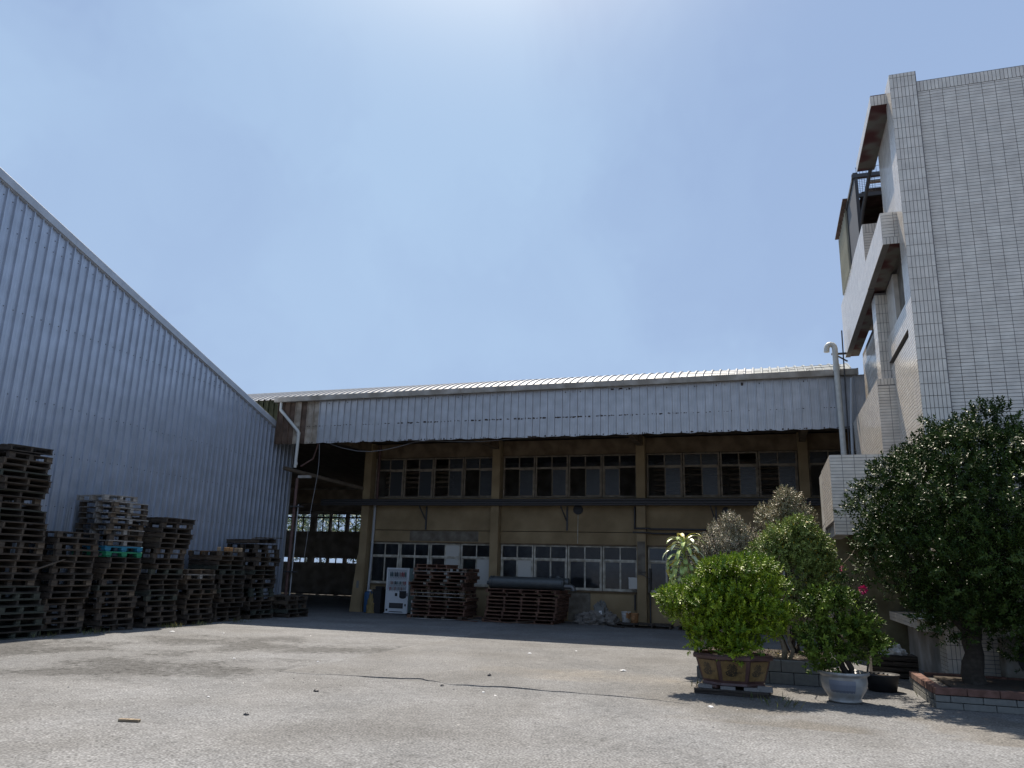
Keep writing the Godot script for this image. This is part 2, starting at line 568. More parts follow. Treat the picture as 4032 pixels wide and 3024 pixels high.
func yard() -> void:
	var tx := ground_texture()
	var gm := mk("ground", Color(1, 1, 1), 0.92)
	gm.albedo_texture = tx[0]
	gm.heightmap_enabled = true
	gm.heightmap_texture = tx[1]
	gm.heightmap_scale = 1.3
	gm.detail_enabled = true
	gm.detail_blend_mode = BaseMaterial3D.BLEND_MODE_MUL
	gm.detail_albedo = noise_tex(512, Color(0.66, 0.66, 0.66), Color(1.0, 1.0, 1.0), 0.085, 4, 77, 1.0, 2.0)
	gm.detail_uv_layer = BaseMaterial3D.DETAIL_UV_2
	var b := MB.new()
	var uv2 := PackedVector2Array()
	var st := SurfaceTool.new()
	st.begin(Mesh.PRIMITIVE_TRIANGLES)
	var put := func(p: Vector3) -> void:
		st.set_normal(Vector3.UP)
		st.set_uv(Vector2((p.x + 22.0) / 32.0, (p.z + 32.0) / 32.0))
		st.set_uv2(Vector2(p.x / 1.7, p.z / 1.7))
		st.add_vertex(p)
	var cells := [-300.0, -60.0, -22.0, 10.0, 60.0, 300.0]
	var cz := [-300.0, -80.0, -32.0, 0.0, 40.0, 300.0]
	for i in 5:
		for j in 5:
			var p00 := Vector3(cells[i], 0, cz[j])
			var p10 := Vector3(cells[i + 1], 0, cz[j])
			var p11 := Vector3(cells[i + 1], 0, cz[j + 1])
			var p01 := Vector3(cells[i], 0, cz[j + 1])
			for p in [p00, p10, p11, p00, p11, p01]: put.call(p)
	structure("ground", st.commit(), gm, "worn grey concrete yard in front of the factory")
	# newer slab with a broken front edge
	var crack := [[-8.12, -12.1], [-7.6, -12.06], [-6.96, -12.2], [-6.39, -12.23], [-5.99, -12.27], [-5.66, -12.43], [-5.41, -12.3], [-5.22, -12.29], [-4.96, -12.1], [-4.42, -12.15], [-4.03, -12.24], [-3.62, -12.22], [-2.96, -12.21], [-2.32, -12.2], [-1.7, -12.16], [-1.18, -12.03]]
	var xs := []
	for i in crack.size() - 1:
		for k in 4:
			var t := k / 4.0
			xs.append([lerpf(crack[i][0], crack[i + 1][0], t), lerpf(crack[i][1], crack[i + 1][1], t) + rng.randf_range(-0.025, 0.025)])
	xs.append([-1.18, -12.03])
	st = SurfaceTool.new()
	st.begin(Mesh.PRIMITIVE_TRIANGLES)
	var zs := [0.0, -0.05, -0.3, -0.8, -1.5, -2.6, -5.0, -9.0, -16.9]
	var grid := []
	for i in xs.size():
		var row := []
		for j in zs.size():
			var z: float = xs[i][1] + zs[j] if j < 6 else -12.2 + zs[j]
			row.append(Vector3(xs[i][0], slab_h(xs[i][0], z), z))
		grid.append(row)
	for i in xs.size() - 1:
		for j in zs.size() - 1:
			var a: Vector3 = grid[i][j]
			var c: Vector3 = grid[i + 1][j]
			var d: Vector3 = grid[i + 1][j + 1]
			var e: Vector3 = grid[i][j + 1]
			for p in [a, e, d, a, d, c]: put.call(p)
		# broken lip
		var a0: Vector3 = grid[i][0]
		var c0: Vector3 = grid[i + 1][0]
		var ab := Vector3(a0.x, -0.01, a0.z + 0.012)
		var cb := Vector3(c0.x, -0.01, c0.z + 0.012)
		for p in [ab, a0, c0, ab, c0, cb]:
			st.set_normal(Vector3(0, 0.3, 1).normalized())
			st.set_uv(Vector2((p.x + 22.0) / 32.0, (p.z + 32.0) / 32.0))
			st.set_uv2(Vector2(p.x / 1.7, p.y / 1.7))
			st.add_vertex(p)
	structure("pavement_slab", st.commit(), gm, "newer pale concrete slab with a broken, cracked front edge")
	# loose grit
	var sb := MB.new()
	for k in 7:
		var a := TAU * k / 7.0
		var c2 := TAU * (k + 1) / 7.0
		sb.tri(Vector3(cos(c2), 0, sin(c2)), Vector3(cos(a), 0, sin(a)), Vector3(0.15, 0.7, 0.1))
	var mm := MultiMesh.new()
	mm.transform_format = MultiMesh.TRANSFORM_3D
	mm.use_colors = true
	mm.mesh = sb.mesh()
	mm.instance_count = 2600
	for i in 2600:
		var z := -rng.randf_range(4.0, 20.0)
		var x := rng.randf_range(-13.0, 3.0) + z * -0.05
		if i % 3 == 0:
			x = rng.randfn(-6.5, 1.2)
			z = rng.randfn(-11.0, 0.6)
		elif i % 7 == 0:
			x = rng.randf_range(-1.8, 2.2)
			z = rng.randf_range(-14.5, -11.5)
		var s := 0.004 + 0.009 * pow(rng.randf(), 3.0)
		if rng.randf() < 0.012: s = 0.022
		var bs := Basis(Vector3.UP, rng.randf() * TAU).scaled(Vector3(s, s * rng.randf_range(0.5, 1.2), s * rng.randf_range(0.6, 1.3)))
		var y := slab_h(x, z) if x > -8.1 and z < -12.3 and x < -1.2 else 0.0
		mm.set_instance_transform(i, Transform3D(bs, Vector3(x, y - 0.001, z)))
		var g := rng.randf_range(0.05, 0.32)
		if rng.randf() < 0.04: g = 0.7
		mm.set_instance_color(i, Color(g, g * 0.97, g * 0.92))
	var mi := MultiMeshInstance3D.new()
	mi.multimesh = mm
	var gmat := mk("grit", Color(1, 1, 1), 0.9)
	gmat.vertex_color_use_as_albedo = true
	mi.material_override = gmat
	mi.name = "gravel"
	mi.set_meta("kind", "stuff")
	mi.set_meta("label", "loose grit and small stones scattered over the yard")
	mi.set_meta("category", "gravel")
	add_child(mi)

# ---------- metal warehouse on the left
const WX := -17.6
const WM := 0.05678
func wl(z: float, y: float, o: float) -> Vector3:
	var nn := Vector3(1, 0, -WM).normalized()
	return Vector3(WX + WM * (z + 16.0), y, z) + nn * o
func rake(z: float) -> float:
	return 10.91 + 0.2902 * (z + 12.2)

const RIB := [[0.0, 0.05], [0.013, 0.05], [0.024, 0.0], [0.095, 0.0], [0.102, 0.004], [0.118, 0.004], [0.125, 0.0], [0.172, 0.0], [0.179, 0.004], [0.195, 0.004], [0.202, 0.0], [0.251, 0.0], [0.262, 0.05], [0.275, 0.05]]

func warehouse() -> void:
	var t := thing("metal_warehouse", "tall warehouse clad in ribbed grey-blue sheet metal behind the pallets", "warehouse")
	var z := -26.5
	while z < -4.2:
		var b := MB.new()
		for i in RIB.size() - 1:
			var z0: float = z + RIB[i][0]
			var z1: float = z + RIB[i + 1][0]
			var o0: float = RIB[i][1]
			var o1: float = RIB[i + 1][1]
			b.quad(wl(z1, 0.02, o1), wl(z0, 0.02, o0), wl(z0, rake(z0) - 0.05, o0), wl(z1, rake(z1) - 0.05, o1))
		part(t, "siding_panel", b, M.siding)
		z += 0.275
	var zn := z
	# rake flashing: a folded box along the sloping eave
	var b := MB.new()
	var z0 := -26.62
	var prof := [[0.0, 0.0], [0.085, 0.0], [0.085, -0.2], [0.065, -0.2], [0.065, -0.215], [0.0, -0.215]]
	var ring := func(zz: float) -> Array:
		var r := []
		for p in [[-0.35, 0.03], [0.09, 0.03], [0.10, 0.015], [0.10, -0.20], [0.055, -0.20], [0.055, -0.225], [-0.35, -0.225]]:
			r.append(wl(zz, rake(zz) + p[1], p[0]))
		return r
	var zz := z0
	while zz < zn - 0.01:
		var z1: float = minf(zz + 3.0, zn)
		var ra: Array = ring.call(zz)
		var rb: Array = ring.call(z1 - 0.004)
		var fb := MB.new()
		for i in ra.size():
			var k: int = (i + 1) % ra.size()
			fb.quad(ra[i], rb[i], rb[k], ra[k])
		fb.quad(ra[0], ra[1], ra[3], ra[6])
		part(t, "rake_flashing", fb, M.trim)
		zz = z1
	# corner trim and end wall
	b = MB.new()
	for q in [[0.045, 0.0], [0.0, 0.045]]: pass
	b.quad(wl(-26.47, 0.02, 0.05), wl(-26.64, 0.02, 0.05), wl(-26.64, rake(-26.64) - 0.2, 0.05), wl(-26.47, rake(-26.47) - 0.2, 0.05))
	b.quad(wl(-26.64, 0.02, 0.05), wl(-26.64, 0.02, -0.16), wl(-26.64, rake(-26.64) - 0.2, -0.16), wl(-26.64, rake(-26.64) - 0.2, 0.05))
	part(t, "corner_trim", b, M.trim)
	b = MB.new()
	var e0 := wl(-26.6, 0, -0.16)
	b.quad(e0, Vector3(-40, 0, -26.6), Vector3(-40, 6.4, -26.6), Vector3(e0.x, rake(-26.6) - 0.1, e0.z))
	part(t, "end_wall", b, M.siding)
	b = MB.new()
	b.quad(wl(zn, rake(zn), 0.05), wl(-26.6, rake(-26.6), 0.05), Vector3(-40, rake(-26.6), -26.6), Vector3(-40, rake(zn), zn))
	b.quad(wl(12, 0, -0.02), wl(zn, 0, -0.02), wl(zn, rake(zn), -0.02), wl(12, rake(-15), -0.02))
	b.quad(wl(12, rake(-15), 0.05), wl(zn, rake(zn), 0.05), Vector3(-40, rake(zn), zn), Vector3(-40, rake(-15), 12))
	part(t, "roof", b, M.trim)
	# screw heads along the girts
	b = MB.new()
	var sz := -26.3
	while sz < zn:
		for y in [1.6, 3.1, 4.42, 5.65, 7.7, 9.6]:
			if y < rake(sz) - 0.4:
				b.box(wl(sz + 0.15, y + rng.randf_range(-0.02, 0.02), 0.004), Vector3(0.008, 0.022, 0.022))
		b.box(wl(sz + 0.15, rake(sz) - 0.42 + rng.randf_range(-0.02, 0.02), 0.004), Vector3(0.008, 0.022, 0.022))
		sz += 0.275
	var sc := part(t, "screws", b, M.dark_metal)
	sc.set_meta("kind", "stuff")

# ---------- factory hall
func win_unit(parent: Node, x0: float, x1: float, y0: float, yt: float, y1: float, z: float, fm: Material, lights: Array, sill: bool) -> void:
	# one steel window of four lights; lights: upper left, upper right, lower left, lower right -> material name, "" open
	var b := MB.new()
	var f := 0.055
	var xm := (x0 + x1) * 0.5
	b.span(Vector3(x0, y0, z - 0.04), Vector3(x0 + f, y1, z + 0.04))
	b.span(Vector3(x1 - f, y0, z - 0.04), Vector3(x1, y1, z + 0.04))
	b.span(Vector3(x0 + f, y1 - f, z - 0.038), Vector3(x1 - f, y1, z + 0.038))
	b.span(Vector3(x0 + f, y0, z - 0.038), Vector3(x1 - f, y0 + f, z + 0.045))
	b.span(Vector3(x0 + f, yt - 0.035, z - 0.036), Vector3(x1 - f, yt + 0.035, z + 0.042))
	b.span(Vector3(xm - 0.022, yt + 0.035, z - 0.03), Vector3(xm + 0.022, y1 - f, z + 0.03))
	var w := part(parent, "window", b, fm)
	var hw := xm - x0 - f
	var lx := [x0 + f, xm + 0.022, x0 + f, xm]
	for i in 4:
		if lights[i] == "": continue
		var lo := Vector3(lx[i], (yt + 0.035) if i < 2 else (y0 + f), z - 0.004)
		var hi := Vector3(lx[i] + hw - (0.022 if i < 2 else 0.0), (y1 - f) if i < 2 else (yt - 0.035), z + 0.002)
		if i >= 2:
			# sliding sash: a frame of its own round the pane
			var sf := MB.new()
			var dz := 0.012 if i == 3 else -0.014
			var s := 0.035
			sf.span(Vector3(lo.x, lo.y, z + dz - 0.012), Vector3(lo.x + s, hi.y, z + dz + 0.012))
			sf.span(Vector3(hi.x - s, lo.y, z + dz - 0.012), Vector3(hi.x, hi.y, z + dz + 0.012))
			sf.span(Vector3(lo.x + s, lo.y, z + dz - 0.011), Vector3(hi.x - s, lo.y + s, z + dz + 0.011))
			sf.span(Vector3(lo.x + s, hi.y - s, z + dz - 0.011), Vector3(hi.x - s, hi.y, z + dz + 0.011))
			part(w, "sash", sf, fm)
			lo += Vector3(s, s, dz)
			hi += Vector3(-s, -s, dz)
		var pb := MB.new()
		pb.quad(Vector3(lo.x, lo.y, lo.z), Vector3(hi.x, lo.y, lo.z), Vector3(hi.x, hi.y, lo.z), Vector3(lo.x, hi.y, lo.z))
		part(w, "pane", pb, M[lights[i]])

func factory() -> void:
	var t := thing("factory_hall", "long old factory hall with ochre walls, steel windows and a ribbed metal canopy", "factory")
	var Z := -29.2
	var piers := [-16.12, -10.39, -4.65, 1.10, 6.85]
	for x in piers:
		bpart(t, "pilaster", Vector3(x, 0.0, Z - 0.2), Vector3(x + 0.33, 6.86, Z + 0.35), M.plaster)
	# leaning foot of the passage pilaster
	var fb := MB.new()
	fb.quad(Vector3(-16.32, 0, -28.78), Vector3(-15.82, 0, -28.78), Vector3(-15.82, 2.25, -28.82), Vector3(-16.14, 2.25, -28.82))
	fb.quad(Vector3(-16.32, 0, -29.3), Vector3(-16.32, 0, -28.78), Vector3(-16.14, 2.25, -28.82), Vector3(-16.14, 2.25, -29.3))
	fb.quad(Vector3(-16.14, 2.25, -28.82), Vector3(-15.82, 2.25, -28.82), Vector3(-15.82, 2.25, -29.3), Vector3(-16.14, 2.25, -29.3))
	part(t, "pilaster_casing", fb, M.plaster)
	bpart(t, "notice_strip", Vector3(-16.08, 0.93, -28.79), Vector3(-15.97, 1.22, -28.783), M.card)
	for i in 4:
		var x0: float = piers[i] + 0.33
		var x1: float = piers[i + 1]
		bpart(t, "wall_panel", Vector3(x0, 0.0, Z - 0.18), Vector3(x1, 1.13, Z), M.plaster)
		bpart(t, "wall_panel", Vector3(x0, 2.79, Z - 0.18), Vector3(x1, 3.27, Z + 0.012), M.plaster)
		bpart(t, "wall_panel", Vector3(x0, 3.295, Z - 0.18), Vector3(x1, 4.58, Z), M.plaster)
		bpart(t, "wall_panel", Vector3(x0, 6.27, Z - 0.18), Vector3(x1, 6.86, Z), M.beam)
		bpart(t, "window_sill", Vector3(x0, 1.09, Z), Vector3(x1, 1.13, Z + 0.09), M.beam)
		bpart(t, "window_head", Vector3(x0, 2.785, Z + 0.012), Vector3(x1, 2.83, Z + 0.06), M.beam)
		for k in 4:
			var uw := (x1 - x0 - 0.02) / 4.0
			var a := x0 + 0.01 + uw * k
			var up := ["glass_grey", "glass_grey", "", "glass_grey"]
			if i == 0 and k == 1: up[0] = ""
			if i == 0 and k == 2: up = ["", "glass_grey", "", "glass_grey"]
			if i == 1: up = ["glass", "glass", "", "glass_grey"] if k < 3 else ["glass", "glass", "glass_grey", ""]
			if i == 2 and k == 2: up = ["glass", "", "", "glass_grey"]
			if i == 2 and k == 0: up[0] = "glass"
			win_unit(t, a + 0.015, a + uw - 0.015, 4.60, 5.76, 6.25, Z - 0.06, M.frame_brown, up, false)
			var lo := ["glass", "glass", "glass", "glass"]
			if i == 0 and k == 2: lo = ["glass", "board", "glass", "board"]
			if i == 0 and k == 3: lo[3] = "board"
			if i == 1 and k == 0: lo[3] = "board"
			if i == 1 and k > 1: lo = ["glass_grey", "glass_grey", "glass", "glass"]
			win_unit(t, a + 0.015, a + uw - 0.015, 1.14, 2.25, 2.775, Z - 0.06, M.frame, lo, true)
	# darker repaired plaster
	bpart(t, "plaster_patch", Vector3(-14.0, 2.86, Z + 0.012), Vector3(-11.0, 3.26, Z + 0.016), M.plaster_patch)
	bpart(t, "plaster_patch", Vector3(-7.3, 0.03, Z), Vector3(-6.45, 1.06, Z + 0.006), M.plaster_patch)
	bpart(t, "plaster_patch", Vector3(-4.63, 1.75, Z + 0.35), Vector3(-4.34, 2.95, Z + 0.354), M.plaster_patch)
	# inside: floor slab, added partition, ceiling, and stacked slats seen through the open lights
	bpart(t, "floor_slab", Vector3(-15.9, 4.2, -36), Vector3(12, 4.5, Z - 0.19), M.inner_wall)
	bpart(t, "partition", Vector3(-16.0, 0, -36.2), Vector3(12, 8.2, -36.0), M.inner_wall)  # unseen wall, added to keep the rooms behind the windows dark
	bpart(t, "partition", Vector3(-16.1, 0, -46), Vector3(-15.92, 8.2, Z - 0.21), M.inner_wall)
	bpart(t, "partition", Vector3(12, 0, -36), Vector3(12.2, 8.2, Z - 0.2), M.inner_wall)
	for q in [[-15.6, -12.5], [-4.1, -2.8], [-2.7, -1.4], [-1.3, 0.9]]:
		for k in 7:
			if rng.randf() < 0.25: continue
			bpart(t, "louvre_slat", Vector3(q[0], 4.68 + 0.2 * k, Z - 0.75), Vector3(q[1], 4.68 + 0.2 * k + rng.randf_range(0.05, 0.1), Z - 0.68), M.wood2 if rng.randf() < 0.6 else M.wood4)
	# canopy: soffit, tie beams, fascia sheets, gutter, curved roof
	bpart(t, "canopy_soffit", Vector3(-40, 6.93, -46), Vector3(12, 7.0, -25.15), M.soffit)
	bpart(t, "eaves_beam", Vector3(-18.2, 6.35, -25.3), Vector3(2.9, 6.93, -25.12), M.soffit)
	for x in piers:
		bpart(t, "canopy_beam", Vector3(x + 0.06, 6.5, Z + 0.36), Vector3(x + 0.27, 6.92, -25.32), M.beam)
	var x := -17.95
	var k := 0
	while x < 2.95:
		var b := MB.new()
		for i in RIB.size() - 1:
			var xa: float = x + RIB[i][0] * 0.964
			var xb: float = x + RIB[i + 1][0] * 0.964
			var ya := 6.27 + rng.randf_range(-0.012, 0.012)
			b.quad(Vector3(xa, 6.27 + 0.02 * sin(xa * 9.0) * sin(xa * 2.3), -25.05 + RIB[i][1]), Vector3(xb, 6.27 + 0.02 * sin(xb * 9.0) * sin(xb * 2.3), -25.05 + RIB[i + 1][1]), Vector3(xb, 7.93, -25.05 + RIB[i + 1][1]), Vector3(xa, 7.93, -25.05 + RIB[i][1]))
		var fm: Material = M.fascia
		if k < 3 or k == 4: fm = M.fascia_rust
		elif k < 7: fm = M.fascia_tan
		part(t, "fascia_sheet", b, fm)
		x += 0.2651
		k += 1
	var rb := MB.new()
	x = -17.0
	while x < 2.3:
		if rng.randf() < (0.85 if x < -2.0 else 0.35):
			var w := rng.randf_range(0.012, 0.03) * (1.5 if x > -13 and x < -3 else 0.9)
			rb.box(Vector3(x + rng.randf_range(-0.02, 0.02), 6.93 + rng.randf_range(-0.012, 0.012), -25.045), Vector3(w * 2.0, w * 1.4, 0.004))
			if rng.randf() < 0.6: rb.box(Vector3(x + 0.05, 6.93, -25.045), Vector3(w * 1.6, w, 0.003))
		if rng.randf() < 0.7: rb.box(Vector3(x + rng.randf_range(-0.05, 0.1), 6.30, -25.045), Vector3(rng.randf_range(0.02, 0.05), rng.randf_range(0.02, 0.06), 0.004))
		if rng.randf() < 0.35: rb.box(Vector3(x + 0.1, 7.80, -25.045), Vector3(0.03, rng.randf_range(0.02, 0.05), 0.004))
		x += 0.1325
	for q in [[-4.8, 7.83, 0.10, 0.05], [-4.5, 7.84, 0.14, 0.05], [-4.2, 7.82, 0.12, 0.05], [-2.05, 7.8, 0.09, 0.04], [-0.6, 7.8, 0.07, 0.10], [-7.6, 6.28, 0.30, 0.06], [-12.2, 6.29, 0.2, 0.06]]:
		rb.box(Vector3(q[0], q[1], -25.044), Vector3(q[2], q[3], 0.005))
	var rs := part(t, "rust_spots", rb, M.rust)
	rs.set_meta("kind", "stuff")
	# gutter in lengths with joint straps
	x = -18.05
	while x < 2.8:
		var x1: float = minf(x + 1.95, 2.82)
		var b := MB.new()
		for q in [[Vector2(-25.05, 7.90), Vector2(-24.86, 7.90)], [Vector2(-24.86, 7.90), Vector2(-24.83, 8.08)], [Vector2(-24.83, 8.08), Vector2(-24.87, 8.08)], [Vector2(-24.87, 8.08), Vector2(-25.05, 7.95)]]:
			var p: Vector2 = q[0]
			var r: Vector2 = q[1]
			b.quad(Vector3(x, p.y, p.x), Vector3(x1 - 0.004, p.y, p.x), Vector3(x1 - 0.004, r.y, r.x), Vector3(x, r.y, r.x))
		b.box(Vector3(x1 - 0.02, 7.99, -24.838), Vector3(0.05, 0.2, 0.02), Basis(Vector3.RIGHT, 0.16))
		part(t, "gutter", b, M.gutter)
		x = x1
	# roof sheets
	var arc := []
	var yy := 8.0
	var za := -24.9
	var sl := 0.54
	for i in 15:
		arc.append(Vector2(za, yy))
		var dz := 0.16 if i < 4 else 0.36
		za -= dz
		yy += dz * sl
		sl = maxf(sl - dz * 0.19, 0.05)
	arc.append(Vector2(-40, yy + 0.4))
	x = -24.1
	k = 0
	while x < 2.6:
		var b := MB.new()
		for q in [[0.0, 0.045, 0.02, 0.045], [0.02, 0.045, 0.045, 0.0], [0.045, 0.0, 0.22, 0.0], [0.22, 0.0, 0.24, 0.045], [0.24, 0.045, 0.265, 0.045]]:
			for i in arc.size() - 1:
				var p: Vector2 = arc[i]
				var r: Vector2 = arc[i + 1]
				b.quad(Vector3(x + q[0], p.y + q[1], p.x), Vector3(x + q[2], p.y + q[3], p.x), Vector3(x + q[2], r.y + q[3], r.x), Vector3(x + q[0], r.y + q[1], r.x))
		part(t, "roof_sheet", b, M.roofing_clear if x > -0.5 else M.roofing)
		x += 0.265
		k += 1
	# green end cladding left of the canopy
	x = -26.0
	while x < -19.4:
		var b := MB.new()
		for i in RIB.size() - 1:
			b.quad(Vector3(x + RIB[i][0], 0, -27.5 + RIB[i][1]), Vector3(x + RIB[i + 1][0], 0, -27.5 + RIB[i + 1][1]), Vector3(x + RIB[i + 1][0], 8.62, -27.5 + RIB[i + 1][1]), Vector3(x + RIB[i][0], 8.62, -27.5 + RIB[i][1]))
		part(t, "end_cladding", b, M.green_siding)
		x += 0.275
	bpart(t, "end_cladding_return", Vector3(-19.42, 7.1, -27.5), Vector3(-18.0, 8.3, -27.44), M.fascia_rust)
	# passage: back wall with two rows of windows
	var bz := -46.0
	bpart(t, "back_wall", Vector3(-42, 5.15, bz - 0.2), Vector3(-16.1, 7.0, bz), M.inner_wall)
	bpart(t, "back_wall", Vector3(-42, 2.28, bz - 0.2), Vector3(-16.1, 3.97, bz), M.inner_wall)
	bpart(t, "back_wall", Vector3(-42, 0, bz - 0.2), Vector3(-16.1, 1.93, bz), M.inner_wall)
	bpart(t, "side_wall", Vector3(-42.2, 0, bz - 0.2), Vector3(-42, 7, -27.5), M.inner_wall)
	var wins := [[-33.4, -32.3], [-32.0, -30.95], [-30.72, -29.55], [-29.1, -28.1], [-27.95, -26.85], [-26.62, -25.55], [-25.35, -24.3]]
	var px := -42.0
	for w in wins:
		for r in [[3.97, 5.15], [1.93, 2.28]]:
			bpart(t, "back_wall_pier", Vector3(px, r[0], bz - 0.2), Vector3(w[0], r[1], bz), M.inner_wall)
			var b := MB.new()
			var xm: float = (w[0] + w[1]) * 0.5
			b.span(Vector3(xm - 0.04, r[0], bz - 0.1), Vector3(xm + 0.04, r[1], bz - 0.06))
			b.span(Vector3(w[0], r[0], bz - 0.1), Vector3(w[0] + 0.04, r[1], bz - 0.06))
			b.span(Vector3(w[1] - 0.04, r[0], bz - 0.1), Vector3(w[1], r[1], bz - 0.06))
			b.span(Vector3(w[0], r[0], bz - 0.105), Vector3(w[1], r[0] + 0.03, bz - 0.058))
			b.span(Vector3(w[0], r[1] - 0.03, bz - 0.105), Vector3(w[1], r[1], bz - 0.058))
			if r[0] > 3.0: b.span(Vector3(w[0], 4.86, bz - 0.11), Vector3(w[1], 4.96, bz - 0.055))
			var wn := part(t, "back_window", b, M.dark_metal)
			var pb := MB.new()
			pb.quad(Vector3(w[0], r[0], bz - 0.08), Vector3(w[1], r[0], bz - 0.08), Vector3(w[1], r[1], bz - 0.08), Vector3(w[0], r[1], bz - 0.08))
			part(wn, "pane", pb, M.glass_clear)
		px = w[1]
	for r in [[3.97, 5.15], [1.93, 2.28]]:
		bpart(t, "back_wall_pier", Vector3(px, r[0], bz - 0.2), Vector3(-16.1, r[1], bz), M.inner_wall)
	# lintel inside the passage
	bpart(t, "passage_lintel", Vector3(-21, 4.55, -31.2), Vector3(-16.12, 5.15, -31.0), M.beam)
	bpart(t, "passage_lintel", Vector3(-21, 4.2, -31.3), Vector3(-16.12, 4.5, -31.1), M.soffit)
	# pipe runs along the wall at first-floor level
	for q in [[4.47, 0.05], [4.37, 0.065], [4.29, 0.04]]:
		var b := MB.new()
		b.tube([Vector3(-18.0, q[0], Z + 0.46), Vector3(-9, q[0] - 0.015, Z + 0.46), Vector3(-4.4, q[0], Z + 0.46), Vector3(2.6, q[0] - 0.01, Z + 0.46)], q[1], 8)
		part(t, "pipe_run", b, M.dark_metal)
	for q in [[-13.3, 3.31], [-7.37, 3.33], [-1.8, 3.4]]:
		var b := MB.new()
		b.span(Vector3(q[0] - 0.03, q[1], Z + 0.0), Vector3(q[0] + 0.03, 4.25, Z + 0.05))
		b.box(Vector3(q[0] - 0.09, 3.95, Z + 0.2), Vector3(0.04, 0.72, 0.04), Basis(Vector3.RIGHT, 0.62) * Basis(Vector3.BACK, 0.22))
		part(t, "pipe_bracket", b, M.dark_metal)
	# pipes round the third pilaster and along the wall
	var b2 := MB.new()
	b2.tube([Vector3(-4.75, 4.25, Z + 0.08), Vector3(-4.76, 3.45, Z + 0.08), Vector3(-4.72, 3.42, Z + 0.42), Vector3(-4.2, 3.42, Z + 0.42), Vector3(-4.15, 3.42, Z + 0.1), Vector3(-0.2, 3.40, Z + 0.08)], 0.035, 6)
	part(t, "wall_pipe", b2, M.dark_metal)
	b2 = MB.new()
	b2.tube([Vector3(-4.78, 3.28, Z + 0.40), Vector3(-4.2, 3.27, Z + 0.40), Vector3(-4.15, 3.26, Z + 0.1), Vector3(-0.5, 3.2, Z + 0.07)], 0.03, 6)
	part(t, "wall_pipe", b2, M.dark_metal)
	b2 = MB.new()
	b2.tube([Vector3(-15.62, 4.3, Z + 0.12), Vector3(-15.64, 2.0, Z + 0.12), Vector3(-15.7, 0.0, Z + 0.14)], 0.055, 8)
	part(t, "downpipe", b2, M.grey_pipe)
	b2 = MB.new()
	b2.tube([Vector3(-15.55, 6.8, Z + 0.14), Vector3(-15.55, 4.5, Z + 0.14)], 0.06, 8)
	part(t, "downpipe", b2, M.red_pipe)
	for q in [[-4.22, 0.03, 2.0], [-4.78, 0.5, 1.05]]:
		var b := MB.new()
		b.tube([Vector3(q[0], q[1], Z + 0.06), Vector3(q[0], q[2], Z + 0.06)], 0.03, 6)
		part(t, "conduit", b, M.dark_metal)
	# round black fan outlets with a drip line
	for q in [[-6.94, 4.13, 0.19], [-1.45, 4.1, 0.13], [0.55, 4.12, 0.17]]:
		var b := MB.new()
		b.tube([Vector3(q[0], q[1], Z), Vector3(q[0], q[1], Z + 0.06)], q[2], 14)
		b.tube([Vector3(q[0], q[1], Z + 0.06), Vector3(q[0], q[1], Z + 0.09)], q[2] * 0.7, 12)
		part(t, "fan_outlet", b, M.black)
	b2 = MB.new()
	b2.tube([Vector3(-6.94, 3.95, Z + 0.02), Vector3(-6.95, 2.85, Z + 0.03)], 0.015, 5)
	part(t, "conduit", b2, M.frame)
	# light bracket on the third pilaster
	b2 = MB.new()
	b2.box(Vector3(-4.35, 1.72, Z + 0.4), Vector3(0.34, 0.02, 0.02), Basis(Vector3.BACK, -0.5))
	b2.box(Vector3(-4.45, 1.86, Z + 0.4), Vector3(0.3, 0.025, 0.03))
	part(t, "wall_bracket", b2, M.dark_metal)

	# things fixed to the hall
	var bx := thing("electrical_box", "small grey-white electrical box on the wall beside the pilaster", "electrical box", Vector3(-4.8, 1.24, Z + 0.08))
	var eb := MB.new()
	eb.cbox(Vector3(0, 0.21, 0.12), Vector3(0.34, 0.42, 0.22), 0.012)
	part(bx, "case", eb, M.bucket)
	eb = MB.new()
	eb.cbox(Vector3(0, 0.21, 0.236), Vector3(0.3, 0.38, 0.012), 0.004)
	part(bx, "door", eb, M.board)
	var cbx := thing("junction_box", "small white junction box high on the pilaster above the shrubs", "junction box", Vector3(1.25, 3.98, Z + 0.36))
	eb = MB.new()
	eb.cbox(Vector3(0, 0.08, 0.05), Vector3(0.15, 0.16, 0.08), 0.01)
	part(cbx, "case", eb, M.machine_white)
	eb = MB.new()
	eb.tube([Vector3(-0.05, 0.03, 0.05), Vector3(-0.16, -0.08, 0.04), Vector3(-0.2, 0.1, 0.03), Vector3(-0.22, 0.3, 0.02)], 0.012, 5)
	part(cbx, "cable", eb, M.dark_cable)

	# rainwater pipe and red standpipe at the corner of the warehouse
	var dp := thing("white_downpipe", "white plastic downpipe with an offset from gutter end to warehouse corner", "downpipe")
	var pb2 := MB.new()
	pb2.tube([Vector3(-17.78, 7.95, -24.95), Vector3(-17.78, 7.6, -24.95), Vector3(-16.92, 6.72, -25.0), Vector3(-16.9, 6.6, -25.0), Vector3(-16.93, 5.35, -25.0)], 0.06, 10)
	part(dp, "pipe", pb2, M.white_pipe)
	for y in [6.65, 5.5]:
		pb2 = MB.new()
		pb2.tube([Vector3(-16.91, y - 0.05, -25.0), Vector3(-16.91, y + 0.05, -25.0)], 0.072, 10)
		part(dp, "collar", pb2, M.white_pipe)
	var rp := thing("rusty_standpipe", "rusty red standpipe rising at the mouth of the dark passage", "standpipe")
	pb2 = MB.new()
	pb2.tube([Vector3(-17.1, 0, -25.4), Vector3(-17.08, 2.2, -25.4), Vector3(-17.05, 5.0, -25.4)], 0.06, 10)
	part(rp, "pipe", pb2, M.red_pipe)
	pb2 = MB.new()
